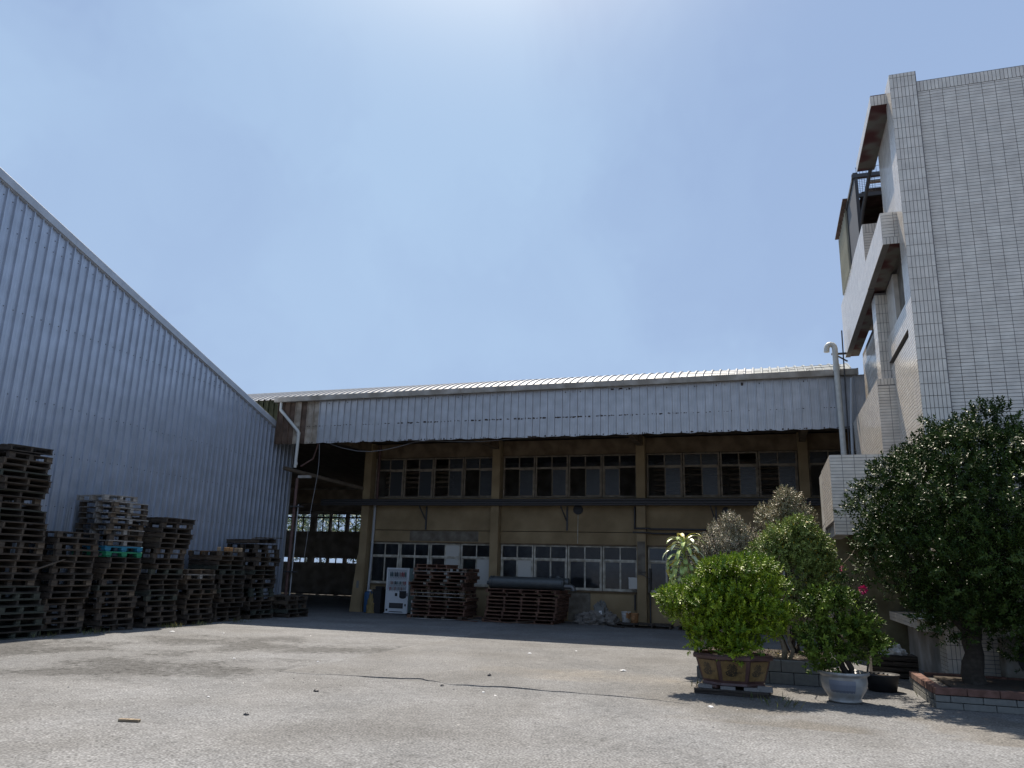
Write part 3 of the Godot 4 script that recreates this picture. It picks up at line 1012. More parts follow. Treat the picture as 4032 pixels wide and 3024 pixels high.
	pb2.tube([Vector3(-16.96, 0, -25.45), Vector3(-16.93, 4.0, -25.45)], 0.025, 6)
	part(rp, "side_pipe", pb2, M.grey_pipe)
	for y in [1.5, 3.9]:
		pb2 = MB.new()
		pb2.span(Vector3(-17.2, y, -25.48), Vector3(-16.72, y + 0.05, -25.30))
		part(rp, "clamp", pb2, M.dark_metal)
	pb2 = MB.new()
	pb2.span(Vector3(-17.0, 5.0, -25.5), Vector3(-16.5, 5.1, -25.35))
	part(rp, "bracket", pb2, M.gutter)
	var tb := thing("pipe_beam", "grey pipe beam running from warehouse corner into the passage", "beam")
	pb2 = MB.new()
	pb2.tube([Vector3(-17.7, 5.4, -25.4), Vector3(-16.1, 4.95, -29.0)], 0.085, 8)
	part(tb, "pipe", pb2, M.soffit)
	pb2 = MB.new()
	pb2.tube([Vector3(-16.95, 5.45, -25.4), Vector3(-16.5, 5.75, -25.5), Vector3(-16.3, 6.4, -25.5)], 0.035, 6)
	part(tb, "stay", pb2, M.red_pipe)
	# hanging cables
	var hc := MB.new()
	var pts := []
	for i in 13:
		var f := i / 12.0
		pts.append(Vector3(-16.02 - 0.18 * f + 0.03 * sin(f * 9.0), 6.25 - 4.2 * f, -25.1 - 0.1 * sin(f * 5.0)))
	hc.tube(pts, 0.009, 5)
	one("hanging_cable", "thin cable hanging straight down from the canopy edge", "cable", hc, M.cable)
	hc = MB.new()
	pts = []
	for i in 15:
		var f := i / 14.0
		pts.append(Vector3(-15.6 + 8.2 * f, 6.24 - 0.28 * sin(PI * minf(f * 2.2, 1.0)) - 0.05 * sin(f * 11.0), -25.2))
	hc.tube(pts, 0.008, 5)
	one("sagging_cable", "thin cable sagging under the lower edge of the canopy", "cable", hc, M.cable)
	# cables strewn over the roof edge
	for q in [[-3.2, 2.4, 8.27, 1], [-1.5, 2.4, 8.32, 2], [0.2, 2.5, 8.25, 3]]:
		hc = MB.new()
		pts = []
		for i in 16:
			var f := i / 15.0
			pts.append(Vector3(lerpf(q[0], q[1], f), q[2] + 0.025 * sin(f * 8.0 + q[3]) + 0.05 * f, -25.4 + 0.12 * sin(f * 5.0 + q[3])))
		hc.tube(pts, 0.007, 5)
		one("roof_cable", "dark cable lying loosely over the curved roof edge", "cable", hc, M.dark_cable, Transform3D.IDENTITY, "cables over the roof edge")
	# PVC pipes at the office end of the canopy
	var vp := thing("vent_pipe", "thick white plastic pipe with a hooked top beside the canopy end", "pipe")
	pb2 = MB.new()
	pts = [Vector3(2.24, 3.9, -24.75), Vector3(2.23, 6.3, -24.75), Vector3(2.2, 8.4, -24.75)]
	for i in 7:
		var a := PI * i / 6.0
		pts.append(Vector3(2.2 - 0.13 * (1.0 - cos(a)) * 0.9, 8.72 + 0.14 * sin(a), -24.75))
	pts.append(Vector3(1.96, 8.62, -24.75))
	pb2.tube(pts, 0.085, 12)
	part(vp, "pipe", pb2, M.white_pipe)
	pb2 = MB.new()
	pb2.tube([Vector3(2.205, 8.0, -24.75), Vector3(2.2, 8.18, -24.75)], 0.1, 12)
	part(vp, "socket", pb2, M.white_pipe)
	pb2 = MB.new()
	pb2.tube([Vector3(2.1, 6.26, -24.9), Vector3(2.6, 6.26, -24.7)], 0.02, 6)
	pb2.span(Vector3(2.1, 8.55, -24.9), Vector3(2.54, 8.6, -24.82))
	pb2.box(Vector3(2.4, 8.42, -24.86), Vector3(0.36, 0.04, 0.04), Basis(Vector3.BACK, -0.6))
	part(vp, "bracket", pb2, M.dark_metal)
	pb2 = MB.new()
	pb2.tube([Vector3(2.43, 4.0, -24.7), Vector3(2.5, 6.3, -24.7), Vector3(2.6, 7.75, -24.7)], 0.05, 8)
	one("conduit_pipe", "thin grey conduit pipe next to the thick white pipe", "pipe", pb2, M.grey_pipe)
	pb2 = MB.new()
	pb2.tube([Vector3(2.36, 4.0, -24.72), Vector3(2.40, 6.3, -24.72), Vector3(2.44, 9.3, -24.8)], 0.022, 6)
	one("cable_duct", "narrow dark cable duct rising past the canopy gutter", "pipe", pb2, M.dark_metal)

# ---------- tiled office block
var tiles := []   # [centre, along, up, out, width, height]

func tile_face(o: Vector3, along: Vector3, up: Vector3, w: float, h: float, tw := 0.227, th := 0.06, gap := 0.0095, bond := false) -> void:
	# lays tiles on the face whose lower left corner (seen from outside) is o
	var out := along.cross(up).normalized()
	var rows := int(ceil(h / (th + gap)))
	for r in rows:
		var y0 := r * (th + gap)
		var y1: float = minf(y0 + th, h)
		if y1 - y0 < 0.012: continue
		var x := 0.0
		if bond and r % 2 == 1: x = -(tw + gap) * 0.5
		while x < w - 0.012:
			var a: float = maxf(x, 0.0)
			var b: float = minf(x + tw, w)
			if b - a > 0.012:
				tiles.append([o + along * ((a + b) * 0.5) + up * ((y0 + y1) * 0.5) + out * 0.003, along, up, out, b - a, y1 - y0])
			x += tw + gap

func office() -> void:
	var t := thing("office_block", "tall office block faced with pale beige tiles and stepped balconies", "building")
	var X := Vector3(1, 0, 0)
	var Y := Vector3(0, 1, 0)
	var Zp := Vector3(0, 0, 1)
	# walls
	bpart(t, "wall", Vector3(3.06, 0, -25.5), Vector3(9.5, 8.7, -16.02), M.grout)
	bpart(t, "wall", Vector3(2.95, 8.705, -18.6), Vector3(9.5, 11.98, -16.02), M.grout)
	bpart(t, "corner_pillar", Vector3(2.87, 0, -16.54), Vector3(3.37, 12.17, -15.93), M.grout)
	tile_face(Vector3(3.375, 0.02, -16.02), X, Y, 6.1, 11.70)
	tile_face(Vector3(3.375, 11.735, -16.02), X, Y, 6.1, 0.235, 0.06, 0.227)
	tile_face(Vector3(2.87, 0.02, -15.93), X, Y, 0.5, 12.14, 0.0605, 0.227)
	tile_face(Vector3(2.87, 0.02, -16.54), Zp, Y, 0.61, 12.14, 0.227, 0.06)
	# side wall, upper storey
	tile_face(Vector3(2.95, 8.72, -18.6), Zp, Y, 2.06, 3.24)
	# side wall below the balcony: bands with a shade-toned tile panel and a recessed groove
	bpart(t, "side_wall_band", Vector3(2.90, 6.80, -19.42), Vector3(3.06, 7.35, -16.55), M.grout)
	tile_face(Vector3(2.90, 6.81, -19.42), Zp, Y, 2.87, 0.54)
	bpart(t, "side_wall_band", Vector3(2.93, 4.2, -19.42), Vector3(3.06, 6.68, -16.55), M.grout)
	tile_face(Vector3(2.93, 4.22, -19.42), Zp, Y, 2.87, 2.46)
	var sw := bpart(t, "side_wall_panel", Vector3(3.055, 7.36, -18.3), Vector3(3.06 - 0.001, 8.6, -16.6), M.plaster_patch)  # recessed tile panel, its shade put into a dull colour
	bpart(sw, "sash_bar", Vector3(3.02, 7.36, -17.5), Vector3(3.05, 8.6, -17.44), M.frame)
	bpart(t, "side_wall_block", Vector3(2.96, 7.352, -19.4), Vector3(3.06, 8.6, -18.32), M.tile_b)
	# pier under the balcony
	bpart(t, "pier", Vector3(2.71, 4.0, -20.02), Vector3(3.055, 8.56, -19.43), M.grout)
	tile_face(Vector3(2.71, 4.02, -19.43), X, Y, 0.34, 4.5, 0.06, 0.227)
	tile_face(Vector3(2.71, 4.02, -20.02), Zp, Y, 0.59, 4.5, 0.06, 0.227)
	tile_face(Vector3(3.06, 4.02, -25.5), Zp, Y, 5.4, 4.08, 0.06, 0.227)
	for q in [[-20.5, -21.6]]:
		var w2 := bpart(t, "side_wall_panel", Vector3(3.02, 6.2, q[1]), Vector3(3.045, 8.1, q[0]), M.dark_metal)  # narrow side window
		bpart(w2, "sash_bar", Vector3(2.99, 6.2, (q[0] + q[1]) * 0.5 - 0.03), Vector3(3.018, 8.1, (q[0] + q[1]) * 0.5 + 0.03), M.frame)
	tile_face(Vector3(3.06, 8.12, -25.5), Zp, Y, 5.4, 0.42, 0.06, 0.227)
	# roof slab over the side
	bpart(t, "roof_slab", Vector3(2.55, 11.80, -19.36), Vector3(2.95, 12.05, -16.42), M.red_soffit)
	tile_face(Vector3(2.55, 11.80, -16.42), X, Y, 0.31, 0.245, 0.06, 0.227)
	tile_face(Vector3(2.55, 11.80, -19.36), Zp, Y, 2.94, 0.245, 0.06, 0.227)
	# upper balcony: low front part, taller rear part
	bpart(t, "balcony_floor", Vector3(2.56, 8.63, -25.45), Vector3(2.95, 8.70, -16.56), M.red_soffit)
	bpart(t, "balcony_parapet", Vector3(2.555, 8.62, -19.27), Vector3(2.68, 9.33, -16.555), M.grout)
	bpart(t, "balcony_parapet", Vector3(2.682, 8.705, -16.70), Vector3(2.868, 9.329, -16.556), M.grout)
	tile_face(Vector3(2.555, 8.62, -16.555), X, Y, 0.313, 0.15, 0.06, 0.15)
	tile_face(Vector3(2.555, 8.78, -16.555), X, Y, 0.313, 0.55)
	tile_face(Vector3(2.555, 8.62, -19.27), Zp, Y, 2.715, 0.71)
	bpart(t, "balcony_parapet", Vector3(2.555, 8.6, -25.45), Vector3(2.70, 10.33, -19.28), M.grout)
	tile_face(Vector3(2.555, 8.6, -25.45), Zp, Y, 6.17, 1.73)
	bpart(t, "balcony_parapet", Vector3(2.702, 8.71, -19.42), Vector3(3.2, 10.329, -19.281), M.grout)
	tile_face(Vector3(2.555, 9.34, -19.28), X, Y, 0.64, 0.75)
	tile_face(Vector3(2.555, 10.10, -19.28), X, Y, 0.64, 0.22, 0.06, 0.22)
	# lower balcony
	bpart(t, "balcony_parapet", Vector3(2.555, 4.0, -24.6), Vector3(2.70, 6.34, -19.05), M.grout)
	bpart(t, "balcony_parapet", Vector3(2.702, 4.0, -19.2), Vector3(2.925, 6.339, -19.051), M.grout)
	tile_face(Vector3(2.555, 4.02, -24.6), Zp, Y, 5.55, 2.31)
	tile_face(Vector3(2.555, 4.02, -19.05), X, Y, 0.375, 2.16)
	tile_face(Vector3(2.555, 6.19, -19.05), X, Y, 0.375, 0.15, 0.06, 0.15)
	bpart(t, "balcony_floor", Vector3(2.71, 4.0, -24.6), Vector3(3.05, 4.1, -19.21), M.concrete)
	# porch box in front of the canopy end
	bpart(t, "porch_parapet", Vector3(1.30, 2.985, -20.4), Vector3(1.45, 4.36, -17.52), M.grout)
	bpart(t, "porch_parapet", Vector3(1.30, 2.70, -17.67), Vector3(2.90, 4.359, -17.521), M.grout)
	bpart(t, "porch_roof", Vector3(1.452, 3.0, -20.4), Vector3(2.9, 3.15, -17.68), M.concrete)
	tile_face(Vector3(1.30, 2.70, -17.521), X, Y, 1.6, 1.655)
	tile_face(Vector3(1.30, 2.99, -20.4), Zp, Y, 2.88, 1.365)
	bpart(t, "porch_beam", Vector3(1.36, 2.72, -20.39), Vector3(1.62, 2.98, -17.7), M.concrete)
	bpart(t, "porch_column", Vector3(1.30, 0, -21.4), Vector3(1.44, 4.35, -20.41), M.concrete)
	bpart(t, "porch_back_wall", Vector3(1.445, 0, -20.6), Vector3(3.05, 2.99, -20.42), M.olive_wall)
	# terrace slab along the side, by the tree
	bpart(t, "terrace_slab", Vector3(2.555, 0.93, -20.3), Vector3(3.05, 1.12, -16.02), M.concrete)
	tile_face(Vector3(2.555, 0.935, -20.3), Zp, Y, 4.28, 0.18)
	tile_face(Vector3(2.555, 0.935, -16.02), X, Y, 0.31, 0.18)
	bpart(t, "terrace_wall", Vector3(2.9, 0, -20.3), Vector3(3.05, 0.925, -16.6), M.inner_wall)

	# tiles: the 300 that show largest are pieces of their own, the others one mesh
	var eye := Vector3(0, 1.8, 0)
	var fwd := Vector3(-0.3084, 0.2352, -0.9217)
	var order := []
	for i in tiles.size():
		var q: Array = tiles[i]
		var d: Vector3 = q[0] - eye
		var dist := d.length()
		var a: float = q[4] * q[5] * absf((q[3] as Vector3).dot(d / dist)) / (dist * dist)
		var ok: bool = q[0].y > 3.6 and q[0].x < 5.2 and q[3].dot(d) < 0.0
		if (q[4] > 0.2 and absf(q[5] - 0.06) < 0.002) or (q[5] > 0.2 and absf(q[4] - 0.0605) < 0.002): pass
		else: ok = false
		if q[0].x > 2.0 and q[0].x < 2.9 and q[0].z > -17.6 and q[0].y < 4.4: ok = false
		order.append([a if ok else 0.0, i])
	order.sort_custom(func(p, r): return p[0] > r[0])
	var shapes := {}
	for k in ["h", "v"]:
		var b := MB.new()
		b.cbox(Vector3.ZERO, Vector3(0.227, 0.06, 0.014) if k == "h" else Vector3(0.0605, 0.227, 0.014), 0.0025)
		shapes[k] = b.mesh()
	var single := {}
	var mats := [M.tile_a, M.tile_b, M.tile_c, M.tile_a]
	for i in 300:
		var q: Array = tiles[order[i][1]]
		single[order[i][1]] = true
		var bs := Basis(q[1], q[2], q[3]) * Basis(Vector3.UP, rng.randf_range(-0.006, 0.006)) * Basis(Vector3.RIGHT, rng.randf_range(-0.006, 0.006))
		part(t, "tile", shapes.h if q[4] > q[5] else shapes.v, mats[rng.randi() % 4], Transform3D(bs, q[0]))
	var rest := MB.new()
	var cols := [Color(0.74, 0.68, 0.60), Color(0.72, 0.66, 0.582), Color(0.755, 0.70, 0.62)]
	for i in tiles.size():
		if single.has(i): continue
		var q: Array = tiles[i]
		var g := rng.randf_range(0.96, 1.03)
		var cc: Color = cols[rng.randi() % 3]
		rest.col = Color(cc.r * g, cc.g * g, cc.b * g)
		var tw := Basis(q[2], rng.randf_range(-0.004, 0.004))
		var a: Vector3 = tw * q[1] * q[4] * 0.5
		var u: Vector3 = q[2] * q[5] * 0.5
		var c: Vector3 = q[0] + q[3] * 0.006
		var o: Vector3 = q[3] * -0.012
		var p := [c - a - u, c + a - u, c + a + u, c - a + u]
		rest.quad(p[0], p[1], p[2], p[3])
		for e in 4:
			var f := (e + 1) % 4
			rest.quad(p[e], p[e] + o, p[f] + o, p[f])
	var rp := part(t, "tiles", rest, M.tiles)
	rp.set_meta("kind", "stuff")

	# steel frame with sheet cladding on the balcony
	var s := thing("steel_roof_frame", "dark steel frame with slats, mesh and beige sheets above the balcony", "steel frame")
	for q in [[2.60, -20.1, 12.05], [3.3, -20.1, 12.05], [2.60, -22.2, 12.2], [2.60, -24.3, 12.2]]:
		bpart(s, "post", Vector3(q[0] - 0.04, 8.71 if q[0] > 3 else 10.34, q[1] - 0.04), Vector3(q[0] + 0.04, q[2], q[1] + 0.04), M.dark_metal)
	bpart(s, "top_beam", Vector3(2.5, 12.0, -20.16), Vector3(3.6, 12.1, -20.04), M.dark_metal)
	bpart(s, "top_beam", Vector3(2.54, 12.1, -24.4), Vector3(2.66, 12.2, -20.16), M.dark_metal)
	bpart(s, "top_beam", Vector3(2.64, 11.45, -20.14), Vector3(3.6, 11.55, -20.06), M.dark_metal)
	for k in 9:
		bpart(s, "slat", Vector3(2.9, 11.95 - 0.06 * k, -20.4 - 0.35 * k), Vector3(4.2, 12.0 - 0.06 * k, -20.28 - 0.35 * k), M.wood1 if k % 3 else M.gutter)
	for k in 16:
		bpart(s, "roof_sheet", Vector3(2.72, 11.62 - 0.004 * k, -20.45 - 0.255 * k), Vector3(4.4, 11.65 - 0.004 * k, -20.2 - 0.255 * k), M.red_pipe if k % 4 else M.soffit)
	bpart(s, "rear_panel", Vector3(2.7, 9.2, -24.6), Vector3(4.5, 12.0, -24.5), M.inner_wall)
	bpart(s, "side_panel", Vector3(2.575, 10.34, -22.15), Vector3(2.59, 12.08, -20.16), M.dark_metal)
	bpart(s, "floor_panel", Vector3(2.72, 9.15, -24.5), Vector3(5.0, 9.2, -19.45), M.inner_wall)
	bpart(s, "inner_panel", Vector3(3.9, 9.2, -24.5), Vector3(4.0, 12.0, -19.0), M.inner_wall)
	var z := -24.4
	while z < -22.3:
		var b := MB.new()
		for i in RIB.size() - 1:
			b.quad(Vector3(2.56 - RIB[i][1], 10.3, z + RIB[i][0]), Vector3(2.56 - RIB[i + 1][1], 10.3, z + RIB[i + 1][0]), Vector3(2.56 - RIB[i + 1][1], 12.15, z + RIB[i + 1][0]), Vector3(2.56 - RIB[i][1], 12.15, z + RIB[i][0]))
		part(s, "cladding_sheet", b, M.beige_sheet)
		z += 0.275
	var ef := MB.new()
	ef.box(Vector3(2.5, 12.22, -23.1), Vector3(0.16, 0.03, 2.8))
	part(s, "edge_flashing", ef, M.red_pipe)
	var st := MB.new()
	var p0 := Vector3(2.85, 11.8, -19.3)
	var p1 := Vector3(2.68, 11.0, -19.9)
	st.tube([p0, p1, Vector3(2.64, 10.7, -20.1)], 0.05, 4)
	part(s, "diagonal_strut", st, M.dark_metal)
	var wm := MB.new()
	for k in 12:
		wm.tube([Vector3(2.62 + 0.08 * k, 12.1, -20.1), Vector3(2.62 + 0.08 * k, 12.3, -20.1)], 0.006, 4, false)
		if k < 9: wm.tube([Vector3(2.62, 11.55 + 0.05 * k, -20.1), Vector3(3.3, 11.55 + 0.05 * k, -20.1)], 0.005, 4, false)
		if k < 7: wm.tube([Vector3(2.68 + 0.06 * k, 11.55, -20.1), Vector3(2.68 + 0.06 * k, 12.0, -20.1)], 0.005, 4, false)
	wm.tube([Vector3(2.6, 12.3, -20.1), Vector3(3.55, 12.3, -20.1)], 0.008, 4, false)
	part(s, "wire_mesh", wm, M.dark_metal)

	# air conditioner behind the tree, rubbish on the terrace slab
	var ac := thing("air_conditioner", "white outdoor air conditioner with a round black fan, under the tree", "air conditioner", Vector3(4.05, 0.25, -15.6))
	var b := MB.new()
	b.cbox(Vector3(0, 0.34, 0), Vector3(0.86, 0.66, 0.34), 0.02)
	part(ac, "case", b, M.concrete)
	b = MB.new()
	b.tube([Vector3(0.03, 0.34, 0.16), Vector3(0.03, 0.34, 0.182)], 0.27, 24)
	part(ac, "fan_grille", b, M.black)
	for sx in [-0.3, 0.3]:
		b = MB.new()
		b.span(Vector3(sx - 0.04, -0.25, -0.16), Vector3(sx + 0.04, 0.012, 0.16))
		part(ac, "foot", b, M.dark_metal)
	b = MB.new()
	crumple(b, Vector3.ZERO, Vector3(0.26, 0.10, 0.20), 14, 3)
	one("plastic_sheet", "crumpled pale plastic sheet lying on the tiled terrace slab", "plastic sheet", b, M.film, Transform3D(Basis(), Vector3(2.78, 1.122, -16.45)))

func crumple(b: MB, o: Vector3, r: Vector3, seg: int, sd: int) -> void:
	# a creased heap: a dome pushed in and out by sharp noise
	var f := FastNoiseLite.new()
	f.seed = sd
	f.frequency = 1.3
	f.fractal_type = FastNoiseLite.FRACTAL_RIDGED
	f.fractal_octaves = 3
	var g := []
	for i in seg + 1:
		var row := []
		for j in seg * 2 + 1:
			var th := 0.5 * PI * i / seg
			var ph := TAU * (j % (seg * 2)) / (seg * 2)
			var d := Vector3(sin(th) * cos(ph), cos(th), sin(th) * sin(ph))
			var k := 1.0 + 0.55 * f.get_noise_3d(d.x * 1.2 + sd, d.y * 1.2, d.z * 1.2)
			var p := Vector3(d.x * r.x, d.y * r.y, d.z * r.z) * k
			p.y = maxf(p.y, 0.0) if i < seg else 0.0
			row.append(o + p)
		g.append(row)
	for i in seg:
		for j in seg * 2:
			if i == 0: b.tri(g[0][0], g[1][j + 1], g[1][j])
			else: b.quad(g[i][j], g[i][j + 1], g[i + 1][j + 1], g[i + 1][j])

# ---------- pallets
const ORD := ["first", "second", "third", "fourth", "fifth", "sixth", "seventh", "eighth", "ninth", "tenth", "eleventh", "twelfth", "thirteenth", "fourteenth", "fifteenth", "sixteenth", "seventeenth", "eighteenth", "nineteenth", "twentieth", "twenty-first", "twenty-second", "twenty-third", "twenty-fourth", "twenty-fifth", "twenty-sixth", "twenty-seventh", "twenty-eighth", "twenty-ninth", "thirtieth", "thirty-first", "thirty-second", "thirty-third", "thirty-fourth"]
var board_shapes := {}

func board(parent: Node, called: String, ce: Vector3, s: Vector3, m: Material, turn := 0.0) -> void:
	var key := "%.3f %.3f %.3f %d" % [s.x, s.y, s.z, rng.randi() % 2]
	if not board_shapes.has(key):
		var b := MB.new()
		b.uo = Vector2(rng.randf() * 4.0, rng.randf() * 4.0)
		b.box(Vector3.ZERO, s)
		board_shapes[key] = b.mesh()
	part(parent, called, board_shapes[key], m, Transform3D(Basis(Vector3.BACK, turn), ce))

func make_pallet(w: float, d: float, h: float, sup: int, style: String, ms: Array) -> Node3D:
	# a wooden pallet, base at y = 0; the forked openings face +x and -x when style is block, boards run along z
	var t := Node3D.new()
	t.set_meta("base_name", "wooden_pallet")
	t.set_meta("category", "pallet")
	var bt := 0.019
	var mm := func() -> Material: return M[ms[rng.randi() % ms.size()]] if rng.randf() > 0.05 else M[["wood4", "wood_pale", "wood3", "wood_white"][rng.randi() % 4]]
	var nt := int(round(d / 0.155))
	for i in nt:
		if style == "worn" and i > 0 and rng.randf() < 0.12: continue
		var x := -d * 0.5 + 0.05 + (d - 0.1) * i / (nt - 1)
		board(t, "deck_board", Vector3(x + rng.randf_range(-0.006, 0.006), h - bt * 0.5, rng.randf_range(-0.012, 0.012)), Vector3(0.098, bt, w), mm.call(), rng.randf_range(-0.008, 0.008))
	for k in sup:
		var inset := 0.08 if style == "block" else 0.045
		var z := -w * 0.5 + inset + (w - inset * 2.0) * k / (sup - 1)
		if style == "block":
			for i in 3:
				board(t, "block", Vector3((i - 1) * (d * 0.5 - 0.055), h * 0.5, z), Vector3(0.10, h - 2 * bt, 0.105 if k > 0 and k < sup - 1 else 0.155), M[ms[2]] if rng.randf() < 0.8 else mm.call())
		else:
			board(t, "stringer", Vector3(rng.randf_range(-0.008, 0.008), h * 0.5, z), Vector3(d, h - 2 * bt, 0.05 if style != "wide" else 0.075), mm.call())
	var nb := 3 if style == "block" else 4
	for i in nb:
		var x := -d * 0.5 + 0.05 + (d - 0.1) * i / (nb - 1)
		board(t, "bottom_board", Vector3(x, bt * 0.5, rng.randf_range(-0.01, 0.01)), Vector3(0.095, bt, w), mm.call())
	return t

func plastic_pallet(w: float, d: float, h: float, m: Material) -> Node3D:
	var t := Node3D.new()
	t.set_meta("base_name", "plastic_pallet")
	t.set_meta("category", "pallet")
	var b := MB.new()
	b.cbox(Vector3(0, h - 0.02, 0), Vector3(d, 0.04, w), 0.008)
	part(t, "deck", b, m)
	for k in 3:
		for i in 3:
			b = MB.new()
			b.cbox(Vector3((i - 1) * (d * 0.5 - 0.08), h * 0.5, (k - 1) * (w * 0.5 - 0.09)), Vector3(0.16, h - 0.06, 0.17), 0.008)
			part(t, "foot", b, m)
	for k in 3:
		b = MB.new()
		b.cbox(Vector3(0, 0.012, (k - 1) * (w * 0.5 - 0.09)), Vector3(d, 0.024, 0.13), 0.006)
		part(t, "runner", b, m)
	return t

func set_pallet(p: Node3D, at: Vector3, rot: Vector3, label: String, group: String) -> void:
	var r := copy(p, label)
	r.position = at
	r.rotation = rot
	r.set_meta("group", group)

func left_pallets() -> void:
	var P := []
	var sets := [["wood0", "wood1", "wood0"], ["wood1", "wood1", "wood0"], ["wood0", "wood2", "wood1"], ["wood3", "wood1", "wood3"], ["wood2", "wood0", "wood2"], ["wood2", "wood4", "wood0"]]
	for i in 6:
		P.append(make_pallet(1.12, 1.22, 0.141, 3, "block" if i % 2 == 1 else "worn", sets[i]))
	for i in 6:
		P.append(make_pallet(1.2, 1.24, 0.141, 3, "block" if i % 2 == 0 else "plain", sets[i]))
	var pale := make_pallet(1.14, 1.22, 0.141, 3, "block", ["wood0", "wood4", "wood_white"])
	var tm := TextMesh.new()
	tm.text = "1010"
	tm.font_size = 32
	tm.pixel_size = 0.0019
	tm.depth = 0.002
	part(pale, "stamped_number", tm, M.dark_metal, Transform3D(Basis(Vector3.UP, PI / 2), Vector3(0.612, 0.07, -0.49)))
	var white := make_pallet(1.2, 0.9, 0.141, 3, "block", ["wood_white", "wood_white", "wood_white"])
	var blue := plastic_pallet(1.18, 1.2, 0.141, M.plastic_blue)
	var green := plastic_pallet(1.18, 1.2, 0.141, M.plastic_green)
	var orange := make_pallet(1.15, 1.22, 0.141, 3, "block", ["wood_orange", "wood2", "wood2"])
	# name of stack, front z range, pallet count
	var stacks := [
		["tallest stack", -13.22, -14.33, 30], ["stack next to the tallest one", -14.45, -15.65, 17],
		["stack with blue and green pallets", -16.03, -17.28, 24], ["leaning stack beside the green pallet", -17.55, -18.8, 21],
		["lowest full stack", -19.03, -20.35, 11], ["stack topped with orange blocks", -20.6, -21.9, 15],
		["stack at the warehouse corner", -22.2, -23.6, 18], ["small pile at the passage mouth", -23.85, -25.0, 5]]
	for s in stacks.size():
		var q: Array = stacks[s]
		var zc: float = (q[1] + q[2]) * 0.5
		var fx: float = -16.2 + [-0.05, -0.05, 0.0, 0.0, 0.05, -0.05, 0.0, 0.35][s]
		var drift := Vector2.ZERO
		var lean: Vector2 = [Vector2(0.0, 0.012), Vector2(0.002, -0.004), Vector2(0.0, 0.004), Vector2(0.001, -0.010), Vector2(0, 0.002), Vector2(0.002, 0.012), Vector2(0.0, 0.004), Vector2(0.0, -0.01)][s]
		var y := 0.0
		for k in q[3]:
			var kk: int = k
			var p: Node3D = P[rng.randi() % P.size()]
			if s == 0 and k < 8: p = P[[3, 9][k % 2]]
			if s == 2 and k == 13: p = green
			if s == 2 and k == 14: p = blue
			if s == 2 and k > 14 and k < 19: p = pale if k % 2 else P[5]
			if s == 2 and k >= 19: p = pale if k != 23 else white
			if s == 5 and k == 14: p = orange
			if s == 4 and k == 9: p = pale
			if s == 1 and k == 8: p = P[5]
			drift = drift * 0.65 + Vector2(rng.randfn(0, 0.032), rng.randfn(0, 0.035))
			var jit: Vector2 = drift + lean * k
			var tilt := Vector3(rng.randfn(0, 0.0015), rng.randfn(0, 0.04), rng.randfn(0, 0.0015))
			if k == q[3] - 1 and s in [0, 2, 6]:
				tilt = Vector3(0.035, 0.12, 0.02)
				y += 0.03
			if s == 2 and k == 23: jit += Vector2(-0.1, 0.12)
			var noun := "plastic pallet" if p == blue or p == green else "wooden pallet"
			var hue := "blue" if p == blue else "green" if p == green else "white-grey" if p == pale or p == white else "orange-brown" if p == orange else "grey-brown"
			var where: String = "topmost" if k == q[3] - 1 else "%s from the ground" % ORD[k]
			var label := "%s %s, %s in the %s" % [hue, noun, where, q[0]]
			set_pallet(p, Vector3(fx - 0.61 + jit.x, y, zc + jit.y), tilt + Vector3(0, deg_to_rad(-3.2), 0), label, "pallets stacked along the warehouse wall")
			y += 0.1425
	# short orange blocks standing on a stack
	for q in [[-21.0, -16.35], [-21.3, -16.42], [-21.62, -16.3], [-21.68, -16.5], [-20.7, -16.4]]:
		var b := MB.new()
		b.cbox(Vector3(0, 0.06, 0), Vector3(0.11, 0.12, 0.13), 0.006)
		one("wood_block", "loose orange wooden block standing on top of a pallet stack", "wood block", b, M.wood_orange if rng.randf() < 0.5 else M.wood_pale, Transform3D(Basis(Vector3.UP, rng.randf()), Vector3(q[1], 15 * 0.1425 + 0.0005, q[0] + 0.15)), "orange blocks on the pallet stack")
	# loose boards
	for q in [[Vector3(-16.4, 2.6, -22.6), Vector3(0.04, 0.3, 0.1), 1.5], [Vector3(-16.5, 2.64, -23.2), Vector3(0.02, -0.2, 0.06), 1.2], [Vector3(-16.3, 2.615, -23.0), Vector3(0.0, 0.5, 0.0), 1.3]]:
		var b := MB.new()
		b.box(Vector3.ZERO, Vector3(0.09, 0.018, q[2]))
		one("loose_board", "loose grey board thrown on the stack at the warehouse corner", "board", b, M.wood4, Transform3D(Basis.from_euler(q[1]), q[0] + Vector3(0, 0.02, 0)), "loose boards on the corner stack")
	var b2 := MB.new()
	b2.box(Vector3.ZERO, Vector3(0.07, 0.016, 0.95))
	one("leaning_board", "thin broken board slanting across the front of the tallest pallet stack", "board", b2, M.wood2, Transform3D(Basis.from_euler(Vector3(0.3, 0.06, 0.0)), Vector3(-16.08, 1.62, -14.2)))
	for o in P + [pale, white, blue, green, orange]: o.free()

